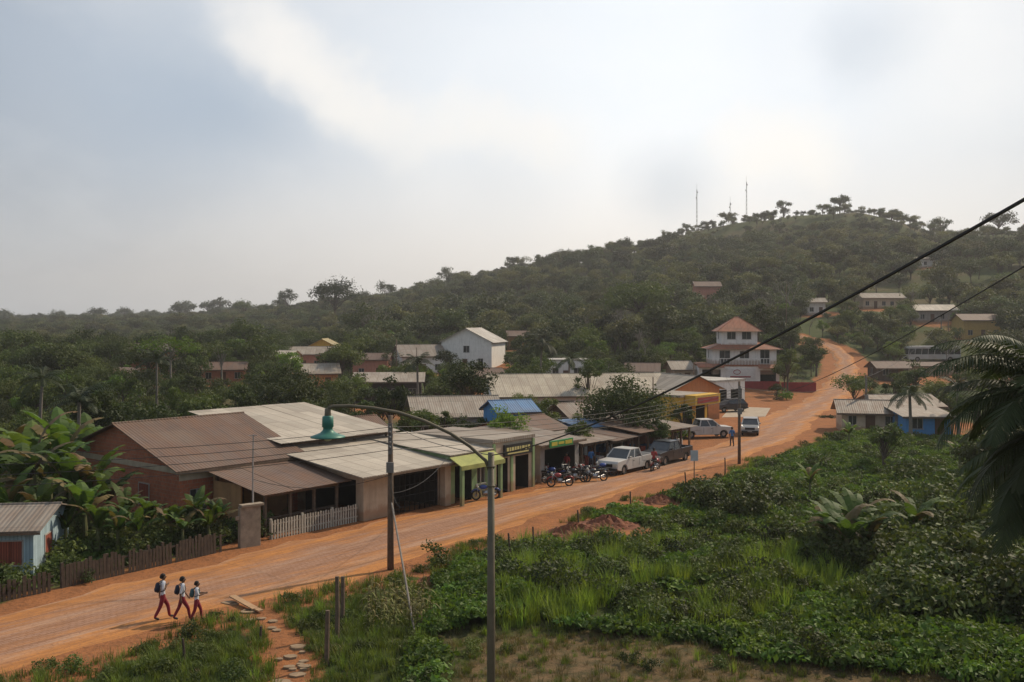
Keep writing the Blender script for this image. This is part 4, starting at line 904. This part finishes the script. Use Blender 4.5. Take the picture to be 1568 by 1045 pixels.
scatter('distant_forest',pts,dk,.05)
LV=leafmat('village_leaves',(.060,.090,.022),(.108,.142,.035),(.030,.047,.014),.33,.35,vlo=.45,vhi=1.5)
vt=[treemesh(f'vt{i}',50+i,7,(3.0,2.6,3.4,2.4,3.2)[i],(22,18,24,16,20)[i],110,.33,rv=(2.6,2.7,2.3,2.9,2.0)[i],trunk=.13,mats=(bark,(LV,LG,LV,LB,LV)[i])) for i in range(5)]+[treemesh('vtx',70,6,2.6,10,45,.3,rv=1.8,mats=(barkl,LV),trunk=.11,cr=.28)]
pts=[];und=[]
for i in range(5600):
    az=rng.uniform(-34,34); d=math.sqrt(rng.uniform(64**2,245**2)); a=math.radians(az); x=d*math.sin(a);y=d*math.cos(a); px=784+F*math.tan(a)
    if roadside(x,y)<7.5 and d<120: continue
    if roaddist(x,y)<2.5 or blocked(x,y,.8): continue
    if px>1130 and d<120: continue
    if px>1200 and d<150 and rng.random()<.3: continue
    big=rng.random()<(.44 if d>115 else .25 if px>180 else .5)
    if big:
        s=rng.uniform(.4,1.12)
        if d<150 or px>600: s*=.75
        if d>150 and px<420: s*=1.08
        k=rng.choice((0,1,2,4,0,2,1,5,3)) if rng.random()<.8 else 0
        pts.append((x,y,G(x,y)-.2,s,k))
    else: und.append((x,y,G(x,y)-.3,rng.uniform(1.0,2.6)*(1 if d>100 else .75)))
scatter('village_trees',pts,vt,.06)
def ft(px,d,topy,wpx,seed,mats=None,ncl=26,nl=150,leaf=.26,rvf=.36,name='tree',cr=.34,flat=1,trunk=.16,**k):
    x=bx(px,d); z=G(x,d); h=CAMZ+(490-topy)*d/F-z; r=wpx/2*d/F
    me=treemesh(name,seed,h,r,ncl,nl,leaf,rv=h*rvf,mats=mats,cr=cr,flat=flat,trunk=trunk,**k); return place(name,me,x,d,1,0)
DB=(bark,LG); DV=(bark,LV)
ft(432,106,556,140,1,DB,36,200,.27,.44,'mango_tree'); ft(500,112,582,64,101,DV,16,120,.27,.42,'tree'); ft(715,94,540,104,2,DB,30,140,.26,.42,'tree'); ft(958,83,576,150,3,DB,40,230,.25,.46,'mango_tree'); ft(778,73,616,80,4,(bark,LB),18,150,.2,.42,'tree'); ft(888,75,628,56,5,DB,14,130,.2,.4,'tree')
ft(978,235,428,120,6,DV,40,170,.6,.38,'rainforest_tree',trunk=.4); ft(514,390,422,84,7,(bark,LG2),36,100,.8,.34,'rainforest_tree',trunk=.6); ft(262,128,511,130,8,(barkl,LB),18,66,.34,.2,'spreading_tree',cr=.26,flat=.8)
ft(374,215,480,78,9,DB,26,120,.5,.4,'tree',trunk=.3); ft(1225,255,438,62,10,DB,26,130,.5,.42,'tree',trunk=.3); ft(1206,142,526,40,11,DB,16,120,.26,.42,'tree'); ft(1286,520,299,36,12,(bark,LG2),18,90,.8,.26,'ridge_tree',trunk=.4)
ft(340,150,516,60,13,(barkl,LV),12,60,.3,.3,'tree',cr=.28); ft(1355,72,640,70,14,DV,16,120,.22,.45,'tree'); ft(650,78,616,52,15,DB,14,100,.22,.42,'tree'); ft(1160,165,450,55,16,DB,18,100,.4,.42,'tree')
ft(20,170,486,95,17,DB,24,140,.4,.42,'tree',trunk=.3); ft(128,190,498,80,18,DB,22,140,.4,.42,'tree',trunk=.3); ft(1530,440,325,60,31,(bark,LG2),20,90,.8,.3,'ridge_tree',trunk=.4); ft(686,600,408,40,32,(bark,LG2),16,80,.9,.4,'ridge_tree',trunk=.4); ft(592,600,428,38,33,(bark,LG2),14,90,.9,.4,'ridge_tree',trunk=.4); ft(1365,480,328,36,34,(bark,LG2),14,80,.8,.3,'ridge_tree',trunk=.4); ft(440,560,440,40,35,(bark,LG2),16,100,.8,.4,'ridge_tree',trunk=.4); ft(1200,535,305,28,36,(bark,LG2),12,70,.8,.3,'ridge_tree',trunk=.4); ft(785,590,390,36,37,(bark,LG2),12,80,.8,.4,'ridge_tree',trunk=.4); ft(1440,470,332,42,38,(bark,LG2),14,80,.8,.3,'ridge_tree',trunk=.4); ft(648,600,428,30,39,(bark,LG2),12,80,.8,.4,'ridge_tree',trunk=.4); ft(375,560,454,44,40,(bark,LG2),16,90,.8,.4,'ridge_tree',trunk=.4)
ft(1540,60,640,140,41,DB,34,190,.22,.45,'tree'); ft(900,110,545,52,42,DB,14,100,.26,.4,'tree'); ft(600,96,598,64,43,DV,16,110,.24,.45,'tree'); ft(1500,90,590,90,44,DV,24,130,.26,.42,'tree'); ft(840,82,606,64,45,DV,16,120,.22,.45,'tree'); ft(1005,80,630,52,46,DB,14,120,.2,.45,'tree'); ft(735,81,632,56,47,DV,14,110,.2,.45,'tree'); ft(1270,112,640,36,48,DV,10,90,.2,.45,'tree'); ft(1460,108,598,74,49,DB,20,120,.26,.45,'tree'); ft(1340,118,606,50,50,DV,14,100,.26,.45,'tree')
ft(556,255,462,100,51,DB,28,120,.5,.42,'tree',trunk=.3); ft(640,240,484,52,52,DV,18,100,.45,.42,'tree',trunk=.25); ft(862,265,462,90,53,DB,26,120,.5,.42,'tree',trunk=.3); ft(900,178,500,66,54,DV,20,110,.36,.42,'tree',trunk=.2); ft(1030,178,505,56,55,DB,18,110,.36,.42,'tree',trunk=.2); ft(60,140,540,90,56,DV,24,130,.32,.42,'tree',trunk=.2); ft(60,118,575,80,57,DB,22,130,.3,.42,'tree',trunk=.2); ft(800,182,508,50,58,DB,16,110,.34,.42,'tree',trunk=.2); ft(590,140,548,40,59,DV,12,100,.3,.42,'tree'); ft(1110,240,462,60,60,DV,20,110,.4,.42,'tree',trunk=.25); ft(1500,250,440,80,61,DB,24,120,.5,.42,'tree',trunk=.3); ft(1545,180,500,90,62,DV,24,120,.4,.42,'tree',trunk=.25); ft(1300,230,470,44,63,DB,14,100,.4,.42,'tree',trunk=.2); ft(290,210,492,70,65,DB,20,120,.42,.42,'tree',trunk=.25); ft(570,108,580,54,66,DB,14,110,.26,.42,'tree')
ft(150,72,588,95,71,DB,26,150,.26,.45,'tree'); ft(310,84,584,80,72,DV,22,130,.26,.45,'tree'); ft(368,90,572,64,73,DB,18,120,.26,.45,'tree'); ft(560,82,606,56,74,DB,16,120,.22,.45,'tree'); ft(100,100,560,70,75,DV,18,120,.28,.45,'tree'); ft(930,94,592,60,76,DV,16,110,.24,.45,'tree'); ft(1046,94,610,44,77,DB,14,100,.22,.45,'tree'); ft(680,84,616,44,78,DB,12,110,.22,.45,'tree'); ft(1055,165,515,50,79,DV,16,110,.34,.42,'tree'); ft(100,150,525,80,80,DB,22,130,.34,.42,'tree',trunk=.2); ft(1385,150,560,46,82,DB,14,100,.3,.45,'tree'); ft(1520,165,545,50,83,DV,14,100,.3,.45,'tree'); ft(1250,165,520,36,84,DB,12,90,.3,.45,'tree')
for i,(px,d,h) in enumerate(((950,190,10),(1165,200,11),(580,235,11),(1120,152,5),(985,160,8),(1210,240,11))): place('bare_tree',baremesh(h,i+1),bx(px,d),d,1,0)
def palm(px,d,zc,n,ln,seed,name='palm_tree',lf=30,droop=1.0,wid=.05,ll=.45):
    r=random.Random(seed); x=bx(px,d); z=G(x,d); h=zc-z; m=MB(); m.m=0; lean=r.uniform(-.05,.05)
    m.tube([(0,0,-.3),(lean*h*.4,0,h*.5),(lean*h,0,h)],[.2,.14,.12],9)
    m.m=1
    for i in range(n):
        az=6.283*i/n+r.uniform(-.2,.2); el=r.uniform(-.1,1.25); L0=ln*r.uniform(.8,1.1); p=Vector((lean*h,0,h)); pts=[p.copy()]; K=14
        for k in range(K):
            e=el-droop*1.5*(k/K)**1.2; p=p+Vector((math.cos(az)*math.cos(e),math.sin(az)*math.cos(e),math.sin(e)))*L0/K; pts.append(p.copy())
        m.tube(pts,[.03*(1-k/(K+2)) for k in range(K+1)],4,False); sd=Vector((-math.sin(az),math.cos(az),0))
        for k in range(lf):
            f=.12+.88*k/lf; a=f*K; i0=min(K-1,int(a)); q=pts[i0].lerp(pts[i0+1],a-i0); tn=(pts[i0+1]-pts[i0]).normalized(); l=ll*L0*.55*math.sin(math.pi*min(1,f*.85+.12))+.08
            for s in(-1,1):
                dr=(sd*s+tn*.7+Vector((0,0,-.35-.3*r.random()))).normalized(); w=tn*wid; m.add([q-w*.5,q+w*.5,q+dr*l*.6+w*.4+Vector((0,0,-.02)),q+dr*l+Vector((0,0,-.08*l)),q+dr*l*.6-w*.4],[(0,1,2,3,4)])
    return place(name,m.mesh(name,[barkl,LPm]),x,d,1,0,z=z+.05)
palm(1650,21,9.4,30,3.0,1,lf=40,wid=.055); palm(1640,24,7.6,28,3.2,8,lf=40,wid=.06); palm(1650,22,8.5,26,3.0,9,lf=36,wid=.06); palm(1640,26,5.6,26,3.0,10,lf=36,wid=.06); palm(826,138,7.8,18,3.6,2,lf=16,wid=.14); palm(1395,88,4.4,14,2.4,3,lf=16,wid=.1); palm(1468,92,4.8,14,2.5,4,lf=16,wid=.1); palm(120,70,5.2,14,2.6,5,lf=16,wid=.1); palm(870,125,6.0,14,2.8,6,lf=14,wid=.12); palm(60,86,5.8,14,2.8,15,lf=16,wid=.1); palm(640,118,5.8,14,2.6,16,lf=14,wid=.12); palm(240,115,6.2,14,2.8,17,lf=14,wid=.12)
def banana_mesh(seed,h=3.0,n=9,ln=1.9,w=.5):
    r=random.Random(seed); m=MB(); m.m=0; m.tube([(0,0,-.2),(0,0,h*.3),(0.03,0,h*.55)],[.12,.1,.06],8); m.m=1
    for i in range(n):
        az=6.283*i*.382+r.uniform(-.3,.3); el=r.uniform(.6,1.4); L0=ln*r.uniform(.7,1.15); p=Vector((0,0,h*.5)); K=12; sd=Vector((-math.sin(az),math.cos(az),0)); dp=r.uniform(1.0,2.1); pts=[]
        for k in range(K+1):
            f=k/K; e=el-dp*f*f; ww=w*.5*(math.sin(math.pi*min(1,.08+f*.92))**.6)*(0.12 if k==0 else 1); pts.append((p.copy(),ww))
            p=p+Vector((math.cos(az)*math.cos(e),math.sin(az)*math.cos(e),math.sin(e)))*L0/K
        m.m=2 if i>=n-2 else 1
        for s in(-1,1):
            for k in range(K):
                (p0,w0),(p1,w1)=pts[k],pts[k+1]; g=.86 if r.random()<.45 else 1.0; dz=r.uniform(-.45,-.12); a=p0;b=p1; c=p1.lerp(p0,1-g)+sd*s*w1+Vector((0,0,dz*w1)); d_=p0+sd*s*w0+Vector((0,0,dz*w0)); m.add([a,b,c,d_],[(0,1,2,3)])
    return m.mesh('banana',[pm('banana_stem',(.12,.14,.05),(.1,.08,.04),4),LBn,leafmat('dry_banana_leaves',(.20,.13,.06),(.14,.10,.04),(.10,.09,.03),.3,1.0)],False)
bk=[banana_mesh(i) for i in range(5)]
def bana(px,d,s): place('banana_plant',random.choice(bk),bx(px,d),d,s)
for q in((35,50,1.7),(75,51,1.85),(110,49.5,1.65),(140,50,1.6),(15,48,1.3),(165,51,1.2),(50,56,2.0),(95,57,2.0),(-10,54,1.6),(130,47,1.3),(60,46.5,1.2),(190,49,1.0),(228,47.6,.95),(262,47.4,.9),(180,46.3,.85),(300,48.2,.95),(335,48.6,.85),(150,46,.95),(210,46,.85),(280,46.8,.8),(320,47.6,.8),(1285,44,1.15),(1310,45.5,1.2),(1262,46,.9),(1330,43,1.0),(1298,43,1.0),(1240,60,.8),(1400,47,1.0),(760,76,.9),(1470,70,1.0),(100,46.2,.9),(15,62,1.6),(1300,86,.8),(690,74,.8),(140,60,1.8)): bana(*q)
def tuft(seed,h,n,r,w,mat,bend=.5):
    q=random.Random(seed); m=MB()
    for i in range(n):
        a=q.uniform(0,6.283); x=r*q.random()*math.cos(a);y=r*q.random()*math.sin(a); hh=h*q.uniform(.5,1.15); b=q.uniform(.1,bend)*hh; a2=a+q.uniform(-1,1); sx=-math.sin(a2)*w/2;sy=math.cos(a2)*w/2; V=[]
        for k,f in enumerate((0,.4,.75,1)):
            cx=x+b*f*f*math.cos(a2);cy=y+b*f*f*math.sin(a2);cz=hh*(f-.15*f*f*(b/hh)); ww=(1,.9,.6,.05)[k]; V+=[(cx-sx*ww,cy-sy*ww,cz),(cx+sx*ww,cy+sy*ww,cz)]
        m.add(V,[(k*2,k*2+1,k*2+3,k*2+2) for k in range(3)])
    return m.mesh('tuft',mat)
def bushmesh(seed,r,h,n,leaf,mat,k=7):
    rng=np.random.default_rng(seed); Vs=[];Fs=[];off=0
    for i in range(k):
        c=np.array([rng.uniform(-.55,.55)*r,rng.uniform(-.55,.55)*r,h*rng.uniform(.25,.7)]); rr=r*rng.uniform(.35,.6); v=rng.normal(0,1,(n//k,3)); v/=np.linalg.norm(v,axis=1,keepdims=True); v[:,2]=np.abs(v[:,2])*1.0-.2
        P=c+v*rng.uniform(.4,1.1,(len(v),1))*np.array([rr,rr,h*.4]); V,Fq=leaves(P,v,leaf,rng,.5,.6); Vs.append(V);Fs+=(Fq+off).tolist();off+=len(V)
    me=bpy.data.meshes.new('bush'); me.from_pydata(np.vstack(Vs).tolist(),[],Fs); me.materials.append(mat); return me
ss=[tuft(i,.30,34,.22,.016,LGr,.6) for i in range(4)]; dsx=[tuft(10+i,.22,30,.25,.014,LDr,.9) for i in range(3)]; tg=[tuft(20+i,1.0,36,.3,.03,LTg,.5) for i in range(4)]
gc=[bushmesh(i,.7,.42,190,.16,LM) for i in range(5)]; sb=[bushmesh(30+i,.8,.95,420,.13,LV) for i in range(4)]; sb2=[bushmesh(40+i,.6,.8,260,.12,LB) for i in range(3)]
scatter('undergrowth',und,[bushmesh(60+i,.8,.8,300,.14,(LV,LG,LV,LB)[i]) for i in range(4)],.08)
def nz(x,y,k,s): return float(sn(x,y,k,s))
P_g=[];P_d=[];P_t=[];P_c=[];P_s=[];P_b=[]
R_=np.random.default_rng(5)
n=64000
az=np.radians(R_.uniform(-31,31,n)); d=np.sqrt(R_.uniform(26**2,100**2,n)); X=d*np.sin(az);Y=d*np.cos(az); rdd=roaddist(X,Y); pd=pathdist(X,Y); sdx=roadside(X,Y); ZZ=gz(X,Y)
hp=np.clip(heapf(X,Y),0,1)
for i in range(n):
    x,y,z=X[i],Y[i],ZZ[i]; u=rng.random(); dd=d[i]
    if rdd[i]<.5+.9*nz(x,y,.9,.3) or pd[i]<.6: continue
    if sdx[i]>0:
        if x>-13 or blocked(x,y,.3): continue
        if rdd[i]<1.8 and u<.6: continue
        if u<.3: P_g.append((x,y,z,rng.uniform(.7,1.5)))
        elif u<.5: P_c.append((x,y,z-.05,rng.uniform(.7,1.5)))
        elif u<.58: P_s.append((x,y,z-.1,rng.uniform(.7,1.6)))
        continue
    if blocked(x,y,.3): continue
    if hp[i]>.3 and u<.6+hp[i]*.4: continue
    nn=nz(x,y,.28,.9)+.4*nz(x,y,.9,2)
    edge=rdd[i]<2.4
    if dd<34.3+nn*1.2 and x>-2.5:
        if u<.35: P_d.append((x,y,z,rng.uniform(.5,1.2)))
        elif u<.72: P_g.append((x,y,z,rng.uniform(.4,.9)))
        elif u<.75: P_s.append((x,y,z-.1,rng.uniform(.25,.6)))
        elif u<.77: P_t.append((x,y,z,rng.uniform(.25,.5)))
        continue
    if edge or x<-3:
        if edge and u>.62: continue
        P_g.append((x,y,z,rng.uniform(.5,1.4)))
        if u<.06: P_s.append((x,y,z-.15,rng.uniform(.3,.75)))
        elif u<.11: P_d.append((x,y,z,rng.uniform(.8,1.6)))
        elif u<.15: P_t.append((x,y,z,rng.uniform(.25,.6)))
        continue
    if nz(x,y,.45,4.1)>.78 and u<.7: continue          # bare soil gaps
    if 35.5<dd<49 and -.5<x<14 and nn>-.35:
        if u<.55: P_t.append((x,y,z,rng.uniform(.45,1.1)))
        elif u<.8: P_g.append((x,y,z,rng.uniform(.8,1.6)))
        elif u<.84: P_c.append((x,y,z,rng.uniform(.8,1.6)))
        if nn<.1 and u>.88: P_s.append((x,y,z-.1,rng.uniform(.5,1.3)))
        continue
    if x>11 and dd<62 and nn>-.2:
        if u<.17: P_s.append((x,y,z-.1,rng.uniform(.8,2.2)))
        elif u<.5: P_c.append((x,y,z-.05,rng.uniform(.9,1.6)))
        elif u<.6: P_t.append((x,y,z,rng.uniform(.5,.9)))
        continue
    if u<.55: P_c.append((x,y,z-.05+.15*max(0,nn),rng.uniform(.6,1.6)))
    elif u<.70: P_g.append((x,y,z,rng.uniform(.9,1.8)))
    elif u<.74: P_t.append((x,y,z,rng.uniform(.4,.8)))
    elif u<.77 and nn<.1: P_s.append((x,y,z-.1,rng.uniform(.4,1.4)))
    elif u<.785: P_b.append((x,y,z-.1,rng.uniform(.5,1.4)))
scatter('short_grass',P_g,ss,.15); scatter('dry_grass',P_d,dsx,.2); scatter('tall_grass',P_t,tg,.12); scatter('ground_cover',P_c,gc,.1); scatter('shrubs',P_s,sb,.1); scatter('bright_shrubs',P_b,sb2,.1)
for (px,d,s) in((670,44.5,1.2),(800,38.5,1.5),(840,40,1.7),(880,39,1.4),(780,41,1.3),(930,41.5,1.3),(985,37,1.0),(1040,36.5,1.2),(1430,40,2.2),(1500,42,2.4),(1380,43,1.9),(1550,38,2.4),(1340,50,2.0),(1480,50,2.6),(95,42.5,1.0),(1560,48,2.8),(1440,58,2.6),(1250,72,1.6),(1180,66,1.3),(1520,62,3.0),(1400,66,2.2),(130,41.5,.7),(1120,46,1.2),(1190,41,1.3)):
    place('shrub',random.choice(sb if d>39 else sb2+sb),bx(px,d),d,s)
def corn(seed):
    q=random.Random(seed); m=MB(); m.tube([(0,0,0),(.02,0,.8),(.03,0,1.35)],[.018,.014,.006],5)
    for i in range(8):
        a=i*2.6+q.uniform(-.3,.3); z0=.15+i*.14; V=[]
        for k in range(5):
            f=k/4; x=math.cos(a)*.42*f; y=math.sin(a)*.42*f; z=z0+.28*f-.5*f*f; w=.035*(1-.9*f**2); V+=[(x-math.sin(a)*w,y+math.cos(a)*w,z),(x+math.sin(a)*w,y-math.cos(a)*w,z)]
        m.add(V,[(k*2,k*2+1,k*2+3,k*2+2) for k in range(4)])
    return m.mesh('corn',leafmat('corn_leaves',(.22,.21,.08),(.14,.17,.04),(.24,.18,.08),.35,1.0))
pts=[]
for i in range(80):
    px=random.uniform(560,660); d=random.uniform(35,39.5); x=bx(px,d); pts.append((x,d,G(x,d),random.uniform(.6,1.05)))
scatter('corn_patch',pts,[corn(i) for i in range(3)],.12)
# ------------------------------------------------------------------ haze air volume
m=MB(); m.box(-1500,1500,-60,3300,-60,150)
mt,t=nt('haze'); v=N(t,'ShaderNodeVolumeScatter'); v.inputs['Color'].default_value=(.97,.97,.98,1); v.inputs['Density'].default_value=.00025; v.inputs['Anisotropy'].default_value=.3
o=N(t,'ShaderNodeOutputMaterial'); L(t,v.outputs[0],o.inputs['Volume']); m.obj('haze_air',mt)
# ------------------------------------------------------------------ light & sky
SE,SA=math.radians(42),math.radians(52)
sd=Vector((math.sin(SA)*math.cos(SE),math.cos(SA)*math.cos(SE),math.sin(SE)))
sun=bpy.data.lights.new('sun','SUN'); sun.energy=4.1; sun.angle=math.radians(1.5); sun.color=(1,.84,.64)
so=bpy.data.objects.new('sun',sun); SC.collection.objects.link(so); so.rotation_euler=sd.to_track_quat('Z','Y').to_euler()
w=bpy.data.worlds.new('World'); SC.world=w; w.use_nodes=True; t=w.node_tree; t.nodes.clear()
sk=N(t,'ShaderNodeTexSky',sky_type='NISHITA'); sk.sun_disc=False; sk.sun_elevation=SE; sk.sun_rotation=SA; sk.air_density=1.2; sk.dust_density=3.0
tc=N(t,'ShaderNodeTexCoord').outputs['Generated']
def dist(scale,amp,det):
    nv=N(t,'ShaderNodeTexNoise'); nv.inputs['Scale'].default_value=scale; nv.inputs['Detail'].default_value=det; nv.inputs['Roughness'].default_value=.55; L(t,tc,nv.inputs['Vector'])
    vs=N(t,'ShaderNodeVectorMath',operation='MULTIPLY_ADD'); L(t,nv.outputs['Color'],vs.inputs[0]); vs.inputs[1].default_value=(amp,amp,amp*.8); vs.inputs[2].default_value=(-amp/2,-amp/2,-amp*.4)
    va=N(t,'ShaderNodeVectorMath',operation='ADD'); L(t,tc,va.inputs[0]); L(t,vs.outputs[0],va.inputs[1])
    vn=N(t,'ShaderNodeVectorMath',operation='NORMALIZE'); L(t,va.outputs[0],vn.inputs[0]); return vn.outputs[0]
dv=dist(14,.085,7); dw=dist(8,.08,6)
def blob(px,py,r0,r1,src=None):
    """soft lobe around one direction of the sky"""
    D=Vector((px-784,1524,490-py)).normalized(); q=N(t,'ShaderNodeVectorMath',operation='DISTANCE'); L(t,src or dv,q.inputs[0]); q.inputs[1].default_value=D
    mr=N(t,'ShaderNodeMapRange',interpolation_type='SMOOTHSTEP'); L(t,q.outputs['Value'],mr.inputs[0]); mr.inputs[1].default_value=math.radians(r1); mr.inputs[2].default_value=math.radians(r0); mr.inputs[3].default_value=1; mr.inputs[4].default_value=0; return mr.outputs[0]
def sc(o,k):
    q=N(t,'ShaderNodeMath',operation='MULTIPLY'); L(t,o,q.inputs[0]); q.inputs[1].default_value=k; return q.outputs[0]
col=mixc(t,blob(1000,150,44,0,tc),(.32,.385,.475),(.98,1.02,1.06))
sz=N(t,'ShaderNodeSeparateXYZ'); L(t,tc,sz.inputs[0])
hz=N(t,'ShaderNodeMapRange',interpolation_type='SMOOTHSTEP'); L(t,sz.outputs[2],hz.inputs[0]); hz.inputs[1].default_value=.22; hz.inputs[2].default_value=.02
col=mixc(t,hz.outputs[0],col,mixc(t,1.0,col,(1.10,.99,.89,1),'MULTIPLY'))
mp=N(t,'ShaderNodeMapping'); mp.inputs['Scale'].default_value=(1,1,2.0); L(t,dw,mp.inputs[0])
n1=noise(t,mp.outputs[0],3.6,7,.55)
col=mixc(t,sc(ramp(t,n1,.44,.66),.22),col,(1.0,.98,.95))
col=mixc(t,sc(ramp(t,noise(t,mp.outputs[0],2.3,6,.5),.48,.72),.20),col,(.50,.59,.71))
for px,py,r,k in((300,165,8,.34),(380,165,5,.26),(225,130,9,.16),(470,200,4.5,.2),(560,250,5,.12),(760,260,6,.12)):
    col=mixc(t,sc(blob(px,py,r,0,dw),k),col,(.27,.37,.50))
for px,py,r,k in((385,40,3.0,.4),(425,78,3.2,.55),(470,104,3.0,.6),(520,135,3.0,.6),(550,178,2.8,.52),(600,205,3.2,.42),(660,195,2.6,.3),(705,190,2.8,.42),(765,200,2.6,.5),(830,198,2.4,.46),(870,225,2.6,.36),(1130,236,2.6,.4),(1175,230,3.2,.5),(1235,238,3.2,.55),(1480,70,7,.25)):
    col=mixc(t,sc(blob(px,py,r,r*.15),k),col,(1.06,1.01,.94))
for px,py,r,k in((1005,292,3.6,.34),(1065,288,3.6,.30),(1345,70,4.0,.36),(1300,88,3,.24)):
    col=mixc(t,sc(blob(px,py,r,0,dw),k),col,(.50,.58,.68))
scl=mixc(t,1.0,col,(10,10,10,1),'MULTIPLY')
fin=mixc(t,.88,sk.outputs[0],scl)
bg=N(t,'ShaderNodeBackground'); L(t,fin,bg.inputs[0]); bg.inputs[1].default_value=.108
ow=N(t,'ShaderNodeOutputWorld'); L(t,bg.outputs[0],ow.inputs[0])
cam=bpy.data.cameras.new('camera'); co=bpy.data.objects.new('camera',cam); SC.collection.objects.link(co); co.location=(0,0,CAMZ); co.rotation_euler=(math.pi/2,0,0)
cam.sensor_width=36; cam.lens=F/1568*36; cam.shift_y=-32.5/1568; cam.clip_end=20000; cam.clip_start=.1; SC.camera=co
SC.view_settings.view_transform='Standard'; SC.view_settings.look='None'; SC.view_settings.exposure=0
